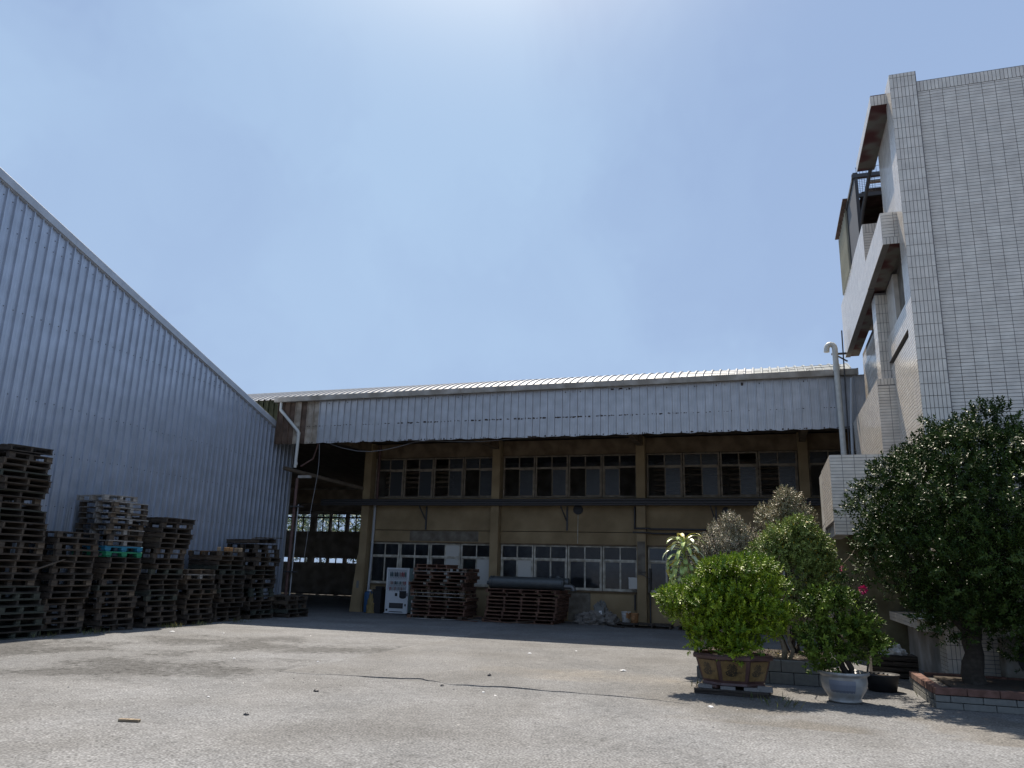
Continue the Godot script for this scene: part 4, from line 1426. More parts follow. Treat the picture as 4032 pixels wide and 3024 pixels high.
func middle_pallets() -> void:
	var A := []
	for i in 4: A.append(make_pallet(2.15, 1.2, 0.125, 4, ["plain", "wide", "worn", "block"][i], [["wood_red", "wood_red2", "wood_red"], ["wood_red2", "wood_red", "wood_red2"], ["wood_red2", "wood2", "wood_red3"], ["wood_red", "wood_red3", "wood4"]][i]))
	var B := []
	for i in 3: B.append(make_pallet(2.62, 1.65, 0.125, 5, ["wide", "plain", "wide"][i], [["wood_red", "wood_red", "wood_red3"], ["wood_red", "wood_red2"], ["wood_red3", "wood_red", "wood_red"]][i]))
	var half := make_pallet(1.25, 1.1, 0.125, 4, "plain", ["wood_red3", "wood_red"])
	var y := 0.004
	for k in 15:
		var p: Node3D = A[rng.randi() % 4]
		var off := Vector2(rng.randfn(0, 0.05), rng.randfn(0, 0.03))
		if k == 14:
			p = half
			off.x = -0.3
		elif k > 9: off.x += 0.08
		set_pallet(p, Vector3(-11.62 + off.x, y, -27.35 + off.y), Vector3(rng.randfn(0, 0.004), -PI / 2 + rng.randfn(0, 0.02), 0), "red-brown wooden pallet, %s in the ragged stack beside the vending machine" % ("topmost" if k == 14 else ORD[k] + " from the ground"), "red-brown pallets by the factory wall")
		y += 0.1285
	y = 0.004
	for k in 9:
		var p: Node3D = B[k % 3]
		set_pallet(p, Vector3(-8.42 + rng.randfn(0, 0.035) + (0.12 if k == 7 else 0.0) - (0.1 if k == 0 else 0.0), y, -27.6 + rng.randfn(0, 0.02)), Vector3(0, -PI / 2 + rng.randfn(0, 0.008), 0), "wide red-brown pallet, %s in the neat stack under the steel cylinder" % ("topmost" if k == 8 else ORD[k] + " from the ground"), "red-brown pallets by the factory wall")
		y += 0.1265
	# splintered boards at the foot
	for q in [[Vector3(-10.3, 0.03, -26.45), 0.9, 1.35, 0.03], [Vector3(-9.2, 0.05, -26.55), 1.1, 1.5, 0.08], [Vector3(-8.5, 0.05, -26.6), 1.2, 1.72, -0.06], [Vector3(-10.2, 0.09, -26.6), 0.8, 1.8, 0.1], [Vector3(-10.05, 0.15, -26.7), 0.6, 1.2, -0.12]]:
		var b := MB.new()
		b.box(Vector3.ZERO, Vector3(0.09, 0.02, q[1]))
		one("broken_board", "splintered pallet board lying at the foot of the red-brown stacks", "board", b, M.wood_red if rng.randf() < 0.5 else M.wood2, Transform3D(Basis(Vector3.UP, q[2]) * Basis(Vector3.RIGHT, q[3]), q[0]), "broken boards by the red-brown stacks")
	# flat pallets under the window further along
	var flat := make_pallet(1.9, 1.1, 0.125, 4, "plain", ["wood1", "wood1", "wood0"])
	set_pallet(flat, Vector3(-4.25, 0.004, -27.9), Vector3(0, -PI / 2 + 0.03, 0), "dark wooden pallet lying flat beneath the two buckets", "flat pallets on the ground by the wall")
	set_pallet(flat, Vector3(-2.1, 0.004, -27.8), Vector3(0, -PI / 2 - 0.04, 0), "dark wooden pallet lying flat behind the bonsai shrub", "flat pallets on the ground by the wall")
	for q in [[-5.3, -27.5, 0.5], [-5.15, -27.35, 0.75]]:
		var b := MB.new()
		b.box(Vector3.ZERO, Vector3(0.12, 0.05, 0.9))
		one("dark_plank", "dark plank lying on the ground beside the flat pallet", "plank", b, M.wood1, Transform3D(Basis(Vector3.UP, q[2]), Vector3(q[0], 0.03, q[1])), "dark planks by the flat pallet")
	for o in A + B + [half, flat]: o.free()

# ---------- vending machine and cylinder
func machine_and_tank() -> void:
	var t := thing("vending_machine", "white drinks vending machine with three rows of bottles against the factory wall", "vending machine", Vector3(-14.06, 0.004, -28.42))
	# local: front at z = 0, width 0.98, height 1.76, depth 0.7
	var b := MB.new()
	b.cbox(Vector3(0, 0.905, -0.39), Vector3(0.97, 1.69, 0.62), 0.012)
	part(t, "cabinet", b, M.machine_side)
	# door as a rounded frame round the display
	b = MB.new()
	b.cbox(Vector3(0, 0.47, -0.04), Vector3(0.985, 0.84, 0.08), 0.014)
	part(t, "door", b, M.machine_white)
	var fr := MB.new()
	fr.cbox(Vector3(0, 1.725, -0.04), Vector3(0.985, 0.075, 0.082), 0.014)
	fr.cbox(Vector3(-0.455, 1.29, -0.04), Vector3(0.075, 0.80, 0.081), 0.014)
	fr.cbox(Vector3(0.455, 1.29, -0.04), Vector3(0.075, 0.80, 0.081), 0.014)
	for sx in [-1, 1]:
		fr.box(Vector3(sx * 0.405, 1.675, -0.04), Vector3(0.03, 0.05, 0.07), Basis(Vector3.BACK, sx * 0.75))
	part(t, "display_frame", fr, M.machine_white)
	b = MB.new()
	b.quad(Vector3(-0.42, 0.89, -0.068), Vector3(0.42, 0.89, -0.068), Vector3(0.42, 1.69, -0.068), Vector3(-0.42, 1.69, -0.068))
	part(t, "display_back", b, M.shelf_white)
	var cols := [lin(0.03, 0.07, 0.08), lin(0.04, 0.10, 0.10), lin(0.25, 0.26, 0.27), lin(0.015, 0.015, 0.018), lin(0.02, 0.03, 0.05), lin(0.4, 0.4, 0.42), lin(0.30, 0.16, 0.14), lin(0.28, 0.03, 0.03), lin(0.04, 0.09, 0.07), lin(0.36, 0.34, 0.3)]
	var cm := []
	for k in cols.size(): cm.append(mk("drink%d" % k, cols[k], 0.3))
	var bot := MB.new()
	bot.lathe([Vector2(0.0, 0.0), Vector2(0.03, 0.002), Vector2(0.031, 0.12), Vector2(0.028, 0.15), Vector2(0.012, 0.185), Vector2(0.012, 0.2), Vector2(0, 0.2)], 10)
	var can := MB.new()
	can.lathe([Vector2(0.0, 0.0), Vector2(0.026, 0.002), Vector2(0.028, 0.01), Vector2(0.028, 0.115), Vector2(0.024, 0.125), Vector2(0, 0.125)], 10)
	var botm := bot.mesh()
	var canm := can.mesh()
	var rows := [[1.44, botm, [0, 0, 2, 3, 4, 2, 6, 7, 7, 8]], [1.14, canm, [9, 6, 5, 3, 1, 5, 8, 9, 6, 7]], [0.92, canm, [7, 9, 5, 6, 5, 2, 9, 6, 9, 5]]]
	for r in rows:
		b = MB.new()
		b.box(Vector3(0.01, r[0] - 0.025, -0.035), Vector3(0.82, 0.012, 0.065))
		b.box(Vector3(0.01, r[0] - 0.045, -0.006), Vector3(0.82, 0.038, 0.008))
		var sh := part(t, "shelf", b, M.shelf_white)
		for k in 10:
			var xx := -0.32 + 0.072 * k
			part(t, "bottle" if r[1] == botm else "can", r[1], cm[r[2][k]], Transform3D(Basis(), Vector3(xx, r[0] - 0.018, -0.034)))
			var nb := MB.new()
			nb.cbox(Vector3(xx, r[0] - 0.045, 0.0), Vector3(0.036, 0.02, 0.008), 0.002)
			part(sh, "button", nb, M.black if k % 2 else M.dark_metal)
	var pane := MB.new()
	pane.quad(Vector3(-0.42, 0.89, 0.002), Vector3(0.42, 0.89, 0.002), Vector3(0.42, 1.69, 0.002), Vector3(-0.42, 1.69, 0.002))
	part(t, "display_glass", pane, M.glass_clear)
	# payment panel with a round bottom, coin and card fittings, delivery flap
	var pp := MB.new()
	var poly := [Vector2(0.12, 0.885), Vector2(0.12, 0.66)]
	for k in 11:
		var a := PI + PI * k / 10.0
		poly.append(Vector2(0.27 + 0.15 * cos(a), 0.66 + 0.07 * sin(a)))
	poly.append(Vector2(0.42, 0.885))
	for k in range(1, poly.size() - 1):
		pp.tri(Vector3(poly[0].x, poly[0].y, 0.004), Vector3(poly[k].x, poly[k].y, 0.004), Vector3(poly[k + 1].x, poly[k + 1].y, 0.004))
	part(t, "payment_panel", pp, M.black)
	for q in [["card_reader", -0.02, 0.74, 0.10, 0.12], ["coin_slot", 0.452, 0.745, 0.04, 0.12], ["coin_return", 0.395, 0.35, 0.06, 0.085], ["label_plate", -0.40, 0.15, 0.075, 0.07]]:
		b = MB.new()
		b.cbox(Vector3(q[1], q[2], 0.004), Vector3(q[3], q[4], 0.014), 0.003)
		part(t, q[0], b, M.black)
	b = MB.new()
	b.cbox(Vector3(0.0, 0.32, 0.003), Vector3(0.60, 0.20, 0.014), 0.004)
	part(t, "delivery_flap_frame", b, M.black)
	b = MB.new()
	b.cbox(Vector3(0.0, 0.322, 0.010), Vector3(0.54, 0.15, 0.01), 0.004)
	part(t, "delivery_flap", b, M.dark_metal)
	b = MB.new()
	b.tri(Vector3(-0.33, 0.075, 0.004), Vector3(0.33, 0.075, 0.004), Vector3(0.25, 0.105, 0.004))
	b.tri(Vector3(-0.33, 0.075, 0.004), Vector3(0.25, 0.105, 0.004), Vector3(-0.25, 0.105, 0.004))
	part(t, "kick_recess_paint", b, M.black)  # flat black shape; the dark of a recess is put into its colour
	b = MB.new()
	b.cbox(Vector3(0, 0.04, 0.0), Vector3(1.0, 0.028, 0.06), 0.006)
	part(t, "bottom_rail", b, M.machine_white)
	for sx in [-0.4, 0.4]:
		for sz in [-0.12, -0.62]:
			b = MB.new()
			b.tube([Vector3(sx, 0, sz), Vector3(sx, 0.07, sz)], 0.025, 8)
			part(t, "foot", b, M.dark_metal)

	# steel cylinder on the neat pallet stack
	var c := thing("steel_cylinder", "long dark grey steel cylinder with elbow pipe lying on red-brown pallets", "cylinder", Vector3(-8.35, 1.365, -27.3))
	b = MB.new()
	var prof := [Vector2(0.0, -1.42), Vector2(0.18, -1.42), Vector2(0.215, -1.40), Vector2(0.215, 1.37), Vector2(0.19, 1.39), Vector2(0, 1.39)]
	b.lathe(prof, 28)
	var rot := Transform3D(Basis(Vector3.BACK, -PI / 2), Vector3.ZERO)
	part(c, "shell", b, M.steel_tank, rot)
	for x in [-1.36, -1.27, 1.34]:
		b = MB.new()
		b.lathe([Vector2(0.2, x - 0.02), Vector2(0.228, x - 0.02), Vector2(0.228, x + 0.02), Vector2(0.2, x + 0.02)], 28)
		part(c, "band", b, M.steel_tank, rot)
	b = MB.new()
	b.tube([Vector3(-1.42, -0.03, 0), Vector3(-1.52, -0.03, 0)], 0.07, 12)
	part(c, "inlet", b, M.steel_tank)
	b = MB.new()
	b.tube([Vector3(1.38, 0.06, -0.1), Vector3(1.52, 0.06, -0.1)], 0.15, 16)
	part(c, "collar", b, M.steel_tank)
	b = MB.new()
	var pts := [Vector3(1.38, -0.08, 0.05), Vector3(1.6, -0.08, 0.05)]
	for k in 7:
		var a := PI * 0.5 * k / 6.0
		pts.append(Vector3(1.6 + 0.12 * sin(a), -0.08 - 0.12 * (1.0 - cos(a)), 0.05))
	b.tube(pts, 0.09, 12)
	part(c, "elbow", b, M.steel_bright)
	b = MB.new()
	b.tube([Vector3(1.72, -0.2, 0.05), Vector3(1.72, -0.225, 0.05)], 0.12, 14)
	part(c, "flange", b, M.steel_tank)
	for q in [[0.85, 0.06], [1.15, 0.09]]:
		b = MB.new()
		b.tube([Vector3(q[0], 0.19, -0.05), Vector3(q[0], 0.265, -0.05)], q[1], 12)
		part(c, "nozzle", b, M.steel_tank)

	# bin, sack and drum between the passage and the machine
	var bin := thing("rubbish_bin", "dark tall rubbish bin standing left of the vending machine", "bin", Vector3(-14.86, 0.004, -28.5))
	b = MB.new()
	b.lathe([Vector2(0.0, 0.0), Vector2(0.22, 0.0), Vector2(0.25, 0.86), Vector2(0.27, 0.88), Vector2(0.27, 0.92), Vector2(0.0, 0.92)], 4, Vector3.ZERO, PI / 4, 1.0, 1.1, true)
	part(bin, "body", b, M.black)
	b = MB.new()
	b.cbox(Vector3(0.02, 0.97, 0), Vector3(0.30, 0.12, 0.34), 0.04)
	part(bin, "lid", b, M.black)
	var dr := thing("blue_drum", "dark blue plastic drum with a white cap beside the passage pilaster", "drum", Vector3(-15.42, 0.004, -28.72))
	b = MB.new()
	b.lathe([Vector2(0, 0), Vector2(0.18, 0), Vector2(0.2, 0.04), Vector2(0.2, 0.3), Vector2(0.21, 0.32), Vector2(0.2, 0.34), Vector2(0.2, 0.72), Vector2(0.17, 0.8), Vector2(0.06, 0.82), Vector2(0, 0.82)], 18)
	part(dr, "body", b, M.blue)
	b = MB.new()
	b.tube([Vector3(0.05, 0.82, 0.05), Vector3(0.05, 0.88, 0.05)], 0.05, 10)
	part(dr, "cap", b, M.paper)
	b = MB.new()
	crumple(b, Vector3.ZERO, Vector3(0.15, 0.62, 0.15), 10, 9)
	one("yellow_sack", "limp yellow and grey sack slumped between drum and bin", "sack", b, M.yellow, Transform3D(Basis(), Vector3(-15.12, 0.004, -28.38)))

# ---------- odds and ends on the ground
func yard_clutter() -> void:
	var Z := -29.2
	var h := thing("rag_heap", "heap of grey cloth and sheeting piled against the factory wall", "cloth heap", Vector3(-5.95, 0.004, -28.25))
	var b := MB.new()
	crumple(b, Vector3(-0.2, 0, 0.1), Vector3(0.55, 0.34, 0.38), 18, 4)
	part(h, "cloth", b, M.cloth)
	b = MB.new()
	crumple(b, Vector3(0.32, 0, 0.0), Vector3(0.36, 0.34, 0.28), 14, 6)
	part(h, "cloth", b, M.cloth)
	b = MB.new()
	crumple(b, Vector3(0.02, 0, -0.28), Vector3(0.26, 0.62, 0.2), 14, 12)
	part(h, "sack", b, M.card)
	var cb := thing("cardboard_box", "worn grey cardboard box with a white label standing in the cloth heap", "box", Vector3(-5.9, 0.2, -28.22))
	b = MB.new()
	b.cbox(Vector3(0, 0.2, 0), Vector3(0.34, 0.40, 0.2), 0.008, Basis(Vector3.RIGHT, -0.12))
	part(cb, "carton", b, M.card)
	b = MB.new()
	b.box(Vector3(0.05, 0.2, 0.106), Vector3(0.1, 0.16, 0.004), Basis(Vector3.RIGHT, -0.12) * Basis(Vector3.BACK, 0.1))
	part(cb, "label_sheet", b, M.paper)
	var bk := [[-4.93, 0.36, "white paint bucket with rust-brown drips standing on the flat pallet"], [-4.62, 0.32, "smaller rust-stained bucket standing beside the white paint bucket"]]
	for i in 2:
		var q: Array = bk[i]
		var t := thing("paint_bucket", q[2], "bucket", Vector3(q[0], 0.1305, -28.1 + 0.06 * i), 0.0, "buckets by the pilaster")
		b = MB.new()
		var r := 0.16 - 0.02 * i
		b.lathe([Vector2(0, 0), Vector2(r * 0.88, 0), Vector2(r, q[1] - 0.03), Vector2(r + 0.012, q[1] - 0.03), Vector2(r + 0.012, q[1]), Vector2(r - 0.01, q[1]), Vector2(r - 0.012, q[1] - 0.06), Vector2(0, q[1] - 0.06)], 18)
		part(t, "pail", b, M.bucket if i == 0 else M.bucket_rust)
		b = MB.new()
		for k in 5:
			var a := 0.4 + 0.22 * k + i
			b.box(Vector3(cos(a) * (r + 0.006), q[1] - 0.1 - 0.03 * (k % 3), sin(a) * (r + 0.006)), Vector3(0.004, 0.18 + 0.05 * (k % 2), 0.035), Basis(Vector3.UP, -a))
		part(t, "paint_drip", b, M.bucket_rust)
	# small plank lying in the yard
	b = MB.new()
	b.cbox(Vector3.ZERO, Vector3(0.245, 0.03, 0.055), 0.004)
	one("short_plank", "short pale plank lying alone on the open yard", "plank", b, M.wood_pale, Transform3D(Basis(Vector3.UP, 0.25), Vector3(-7.05, 0.0155, -7.63)))
	# scraps of paper
	var scraps := [[-9.9, -13.2, 0.03], [-5.2, -17.3, 0.04], [-4.4, -18.4, 0.03], [-2.75, -15.3, 0.05], [-8.3, -13.6, 0.025], [-4.2, -11.6, 0.025], [-0.9, -11.9, 0.04], [-14.9, -17.2, 0.05], [-7.4, -9.4, 0.02], [-13.6, -17.6, 0.03]]
	for q in scraps:
		b = MB.new()
		crumple(b, Vector3.ZERO, Vector3(q[2], q[2] * 0.35, q[2] * 0.7), 5, int(absf(q[0]) * 10))
		one("paper_scrap", "tiny white scrap of paper lying on the yard", "paper", b, M.paper, Transform3D(Basis(Vector3.UP, q[0]), Vector3(q[0], 0.005 + (slab_h(q[0], q[1]) if q[0] > -8.1 and q[1] < -12.3 else 0.0), q[1])), "paper scraps on the yard")
	for q in [[-6.4, -10.5, 0.035], [-6.15, -8.55, 0.03], [-5.0, -11.9, 0.03], [-4.75, -13.4, 0.035]]:
		b = MB.new()
		crumple(b, Vector3.ZERO, Vector3(q[2], q[2] * 0.8, q[2] * 0.8), 5, int(absf(q[1]) * 10))
		one("dark_pebble", "small dark pebble lying on the open yard", "pebble", b, M.dark_metal, Transform3D(Basis(Vector3.UP, q[0]), Vector3(q[0], slab_h(q[0], q[1]) if q[1] < -12.3 else 0.0, q[1])), "dark pebbles on the yard")
	# weeds along the foot of the pallets and pots
	var wd := MB.new()
	for q in [[-15.75, -15.5, 40], [-15.8, -18.2, 70], [-15.8, -19.3, 40], [-15.9, -14.3, 25], [-15.7, -20.9, 30], [0.1, -12.6, 20], [-0.2, -12.7, 16], [-1.15, -13.95, 26], [2.35, -14.4, 20]]:
		for k in q[2]:
			var p := Vector3(q[0] + rng.randfn(0, 0.12), 0.0, q[1] + rng.randfn(0, 0.22))
			var g := rng.randf()
			wd.col = Color(0.14, 0.12, 0.04).lerp(Color(0.07, 0.11, 0.03), g)
			var d := Vector3(rng.randfn(0, 0.5), 1.0, rng.randfn(0, 0.5)).normalized()
			var side := d.cross(Vector3(rng.randfn(), 0.2, rng.randfn())).normalized()
			wd.leaf(p, d, side.cross(d).normalized(), rng.randf_range(0.06, 0.2), 0.012)
	var wi := part(self, "weeds", wd, M.leaf)
	wi.set_meta("kind", "stuff")
	wi.set_meta("label", "dry weeds growing along the pallets and pots")
	wi.set_meta("category", "weeds")

# ---------- plants
func unit() -> Vector3:
	var z := rng.randf_range(-1.0, 1.0)
	var a := rng.randf() * TAU
	var r := sqrt(1.0 - z * z)
	return Vector3(r * cos(a), z, r * sin(a))

func foliage(b: MB, blobs: Array, leaf_l: float, leaf_w: float, per: int, twig: float, pal: Array, upb := 0.35, inner := 0.55) -> void:
	# blobs: [centre, radii, number of twigs]; leaves sit spirally on short twigs spread through each blob's outer volume
	for q in blobs:
		var c: Vector3 = q[0]
		var r: Vector3 = q[1]
		for i in q[2]:
			var d := unit()
			if d.y < -0.25 and rng.randf() < 0.65: d.y = -d.y
			var rr := lerpf(inner, 1.0, pow(rng.randf(), 0.5)) * rng.randf_range(0.93, 1.07)
			var p := c + Vector3(d.x * r.x, d.y * r.y, d.z * r.z) * rr
			var o := Vector3(d.x / r.x, d.y / r.y, d.z / r.z).normalized()
			var t := (o + UPV * upb + unit() * 0.55).normalized()
			var sd := t.cross(unit()).normalized()
			var tint := rng.randf()
			var ca: Color = pal[0]
			var cb: Color = pal[1]
			var base := ca.lerp(cb, tint)
			var ph := rng.randf() * TAU
			for k in per:
				var f := (k + 0.6) / per
				var a := ph + k * 2.4
				var ax := sd * cos(a) + t.cross(sd) * sin(a)
				var open := lerpf(1.1, 0.35, f)
				var ld := (t * (1.2 - open) + ax * open + UPV * 0.1).normalized()
				var nn := (t - ld * t.dot(ld) + UPV * 0.25).normalized()
				nn = (nn - ld * nn.dot(ld)).normalized()
				var v := rng.randf_range(0.75, 1.2)
				b.col = Color(base.r * v, base.g * v, base.b * v)
				if pal.size() > 2 and rng.randf() < pal[3]: b.col = pal[2]
				var s := rng.randf_range(0.7, 1.15)
				b.leaf(p + t * twig * (f - 0.5), ld, nn, leaf_l * s, leaf_w * s)

func limb(b: MB, a: Vector3, c: Vector3, r0: float, r1: float, wob := 0.06, n := 6, seg := 8) -> void:
	var pts := []
	var rad := []
	var off := Vector3.ZERO
	for i in n + 1:
		var f := i / float(n)
		if i > 0 and i < n: off = off * 0.5 + Vector3(rng.randfn(0, wob), rng.randfn(0, wob * 0.4), rng.randfn(0, wob))
		else: off = Vector3.ZERO
		pts.append(a.lerp(c, f) + off)
		rad.append(lerpf(r0, r1, f) * rng.randf_range(0.9, 1.1))
	b.tube(pts, rad, seg)

func print_texture() -> ImageTexture:
	# brush drawing of rocks and pines on a yellow glaze
	var S := 192
	var f := FastNoiseLite.new()
	f.seed = 44
	f.frequency = 0.045
	f.fractal_octaves = 4
	f.fractal_type = FastNoiseLite.FRACTAL_RIDGED
	var im := Image.create(S, S, false, Image.FORMAT_RGB8)
	for y in S:
		for x in S:
			var u := x / float(S)
			var v := y / float(S)
			var base := Color(0.47, 0.385, 0.235).lerp(Color(0.40, 0.32, 0.19), clampf(f.get_noise_2d(x * 0.3 + 400, y * 0.3) + 0.3, 0, 1))
			var e1 := (u - 0.42) * (u - 0.42) / 0.045 + (v - 0.36) * (v - 0.36) / 0.06
			var e2 := (u - 0.40) * (u - 0.40) / 0.075 + (v - 0.62) * (v - 0.62) / 0.028
			var e3 := (u - 0.76) * (u - 0.76) / 0.03 + (v - 0.56) * (v - 0.56) / 0.004
			var n := f.get_noise_2d(x, y)
			var k := 0.0
			if e1 < 1.0: k = maxf(k, clampf((n - 0.05) * 2.2, 0.0, 0.75) + 0.12)
			if e2 < 1.0: k = maxf(k, clampf((n + 0.12) * 2.6, 0.0, 0.95))
			if e3 < 1.0: k = maxf(k, clampf((n - 0.1) * 1.4, 0.0, 0.45))
			im.set_pixel(x, y, base.lerp(Color(0.13, 0.11, 0.085), k))
	return ImageTexture.create_from_image(im)

func plants() -> void:
	var b: MB
	# --- bonsai in an octagonal glazed pot on a low pallet
	var base := thing("plant_stand", "low dark wooden stand with broken bricks under the octagonal pot", "stand", Vector3(-0.66, 0.006, -13.55), deg_to_rad(-3))
	for q in [[-0.38], [0.0], [0.38]]:
		bpart(base, "bearer", Vector3(-0.56, 0.0, q[0] - 0.05), Vector3(0.56, 0.05, q[0] + 0.05), M.wood1)
	for k in 6:
		bpart(base, "slat", Vector3(-0.56, 0.0505, -0.44 + 0.155 * k), Vector3(0.56, 0.075, -0.44 + 0.155 * k + 0.11), M.wood1)
	for q in [[-0.4, 0.3], [-0.05, 0.33], [0.3, 0.3], [-0.4, -0.25], [0.35, -0.28], [0.5, 0.28]]:
		var k := 0.16
		bpart(base, "brick", Vector3(q[0] - 0.11, 0.0755, q[1] - 0.055), Vector3(q[0] + 0.11, 0.0755 + (0.048 if q[0] < 0.45 else 0.075), q[1] + 0.055), M.stone)
	var P := Vector3(-0.66, 0.13, -13.55)
	var t := thing("octagonal_pot", "octagonal brown pot with yellow landscape panels on a wooden stand", "plant pot", P, deg_to_rad(4))
	b = MB.new()
	var ss := 0.78   # pot is narrower front to back
	var turn := PI / 8
	b.lathe([Vector2(0.47, 0.0), Vector2(0.52, 0.012), Vector2(0.50, 0.045), Vector2(0.515, 0.075), Vector2(0.61, 0.385), Vector2(0.66, 0.40), Vector2(0.665, 0.44), Vector2(0.64, 0.468), Vector2(0.575, 0.468), Vector2(0.56, 0.40), Vector2(0.0, 0.40)], 8, Vector3.ZERO, turn, 1.0, ss, true)
	part(t, "bowl", b, M.pot_brown)
	var pm := mk("glaze_print", Color(1, 1, 1), 0.35)
	pm.albedo_texture = print_texture()
	for k in 8:
		var a := turn + TAU * k / 8
		var c := turn + TAU * (k + 1) / 8
		var pa := func(ang: float, r: float, y: float) -> Vector3: return Vector3(cos(ang) * r, y, sin(ang) * r * ss)
		var p0: Vector3 = pa.call(c, 0.522, 0.088)
		var p1: Vector3 = pa.call(a, 0.522, 0.088)
		var p2: Vector3 = pa.call(a, 0.611, 0.378)
		var p3: Vector3 = pa.call(c, 0.611, 0.378)
		var nn := (p1 - p0).cross(p3 - p0).normalized() * 0.005
		var q0 := p0.lerp(p1, 0.09) + nn
		var q1 := p0.lerp(p1, 0.91) + nn
		var q2 := p3.lerp(p2, 0.91) + nn
		var q3 := p3.lerp(p2, 0.09) + nn
		b = MB.new()
		var k0 := 0
		b.v.append_array(PackedVector3Array([q0, q1, q2, q3]))
		b.u.append_array(PackedVector2Array([Vector2(0, 1), Vector2(1, 1), Vector2(1, 0), Vector2(0, 0)]))
		for i in 4:
			b.n.append(nn.normalized())
			b.c.append(Color(1, 1, 1))
		b.ix.append_array(PackedInt32Array([0, 2, 1, 0, 3, 2]))
		part(t, "painted_panel", b, pm)
	for k in 4:
		var a := turn + TAU * (k * 2 + 0.5) / 8
		b = MB.new()
		b.cbox(Vector3(cos(a) * 0.42, -0.02, sin(a) * 0.42 * ss), Vector3(0.22, 0.05, 0.16), 0.015, Basis(Vector3.UP, -a + PI / 2))
		part(t, "foot", b, M.pot_brown)
	b = MB.new()
	b.lathe([Vector2(0.558, 0.405), Vector2(0.3, 0.43), Vector2(0.0, 0.44)], 16, Vector3.ZERO, 0, 1.0, ss)
	part(t, "soil", b, M.soil)
	var sh := thing("bonsai_shrub", "bright green layered bonsai shrub growing in the octagonal pot", "shrub", Vector3(-0.66, 0.55, -13.55))
	b = MB.new()
	limb(b, Vector3(0.05, 0, 0), Vector3(-0.1, 0.6, 0), 0.075, 0.05, 0.04)
	limb(b, Vector3(-0.1, 0.55, 0), Vector3(-0.75, 0.85, 0.05), 0.04, 0.015)
	limb(b, Vector3(-0.1, 0.6, 0), Vector3(0.2, 1.35, 0), 0.05, 0.015)
	limb(b, Vector3(0.0, 0.45, 0), Vector3(0.75, 0.75, 0.1), 0.04, 0.015)
	limb(b, Vector3(-0.05, 0.6, 0), Vector3(-0.3, 1.2, -0.2), 0.035, 0.012)
	limb(b, Vector3(0, 0.5, 0), Vector3(-0.1, 0.4, 0.45), 0.03, 0.012)
	part(sh, "trunk", b, M.bark_pale)
	b = MB.new()
	foliage(b, [
		[Vector3(0.22, 1.36, -0.05), Vector3(0.60, 0.22, 0.50), 330], [Vector3(-0.18, 1.30, 0.0), Vector3(0.34, 0.20, 0.40), 150],
		[Vector3(-0.42, 1.04, 0.0), Vector3(0.36, 0.17, 0.42), 150], [Vector3(-0.80, 0.84, 0.05), Vector3(0.40, 0.19, 0.38), 200],
		[Vector3(-0.72, 0.58, 0.05), Vector3(0.34, 0.14, 0.32), 90], [Vector3(0.55, 1.08, 0.0), Vector3(0.40, 0.17, 0.40), 140],
		[Vector3(0.12, 0.98, 0.22), Vector3(0.42, 0.15, 0.36), 130], [Vector3(-0.25, 0.80, 0.30), Vector3(0.46, 0.17, 0.34), 170],
		[Vector3(0.40, 0.74, 0.25), Vector3(0.44, 0.17, 0.34), 150], [Vector3(0.82, 0.66, 0.05), Vector3(0.26, 0.15, 0.30), 70],
		[Vector3(-0.38, 0.44, 0.25), Vector3(0.40, 0.17, 0.32), 130], [Vector3(0.14, 0.44, 0.32), Vector3(0.36, 0.18, 0.26), 110],
		[Vector3(0.02, 0.14, 0.42), Vector3(0.22, 0.22, 0.16), 70], [Vector3(0.62, 0.42, 0.15), Vector3(0.26, 0.11, 0.24), 55],
		[Vector3(0.0, 0.75, -0.3), Vector3(0.7, 0.4, 0.3), 160],
		[Vector3(-0.42, 0.20, 0.15), Vector3(0.32, 0.18, 0.28), 100], [Vector3(0.12, 0.18, 0.20), Vector3(0.40, 0.2, 0.3), 120], [Vector3(0.5, 0.6, 0.1), Vector3(0.4, 0.25, 0.35), 120], [Vector3(-0.05, 0.62, 0.2), Vector3(0.5, 0.25, 0.3), 140]], 0.054, 0.03, 15, 0.16, [Color(0.075, 0.155, 0.010), Color(0.29, 0.38, 0.02)], 0.6, 0.45)
	part(sh, "crown", b, M.leaf)
	b = MB.new()
	b.tube([Vector3(-0.52, -0.1, 0.05), Vector3(-0.62, 0.5, 0.05)], [0.022, 0.016], 6)
	part(sh, "support_stick", b, M.bark_pale)

	# --- round porcelain pot
	var R := Vector3(0.97, 0.004, -13.4)
	t = thing("round_pot", "round grey-white glazed pot with a blue-grey panel, standing on the yard", "plant pot", R)
	b = MB.new()
	b.lathe([Vector2(0, 0), Vector2(0.235, 0), Vector2(0.24, 0.03), Vector2(0.225, 0.05), Vector2(0.25, 0.09), Vector2(0.315, 0.19), Vector2(0.335, 0.29), Vector2(0.33, 0.36), Vector2(0.335, 0.385), Vector2(0.37, 0.40), Vector2(0.372, 0.43), Vector2(0.355, 0.44), Vector2(0.315, 0.43), Vector2(0.305, 0.38), Vector2(0, 0.38)], 36)
	part(t, "bowl", b, M.pot_white)
	b = MB.new()
	for k in 10:
		for j in 5:
			var rows := [[0.15, 0.288], [0.19, 0.318], [0.23, 0.328], [0.27, 0.337], [0.30, 0.3385], [0.33, 0.337]]
			var a0 := 1.15 + 1.15 * k / 10.0
			var a1 := 1.15 + 1.15 * (k + 1) / 10.0
			var l: Array = rows[j]
			var u: Array = rows[j + 1]
			b.quad(Vector3(cos(a1) * l[1], l[0], sin(a1) * l[1]), Vector3(cos(a0) * l[1], l[0], sin(a0) * l[1]), Vector3(cos(a0) * u[1], u[0], sin(a0) * u[1]), Vector3(cos(a1) * u[1], u[0], sin(a1) * u[1]))
	part(t, "glaze_panel", b, M.pot_blue)
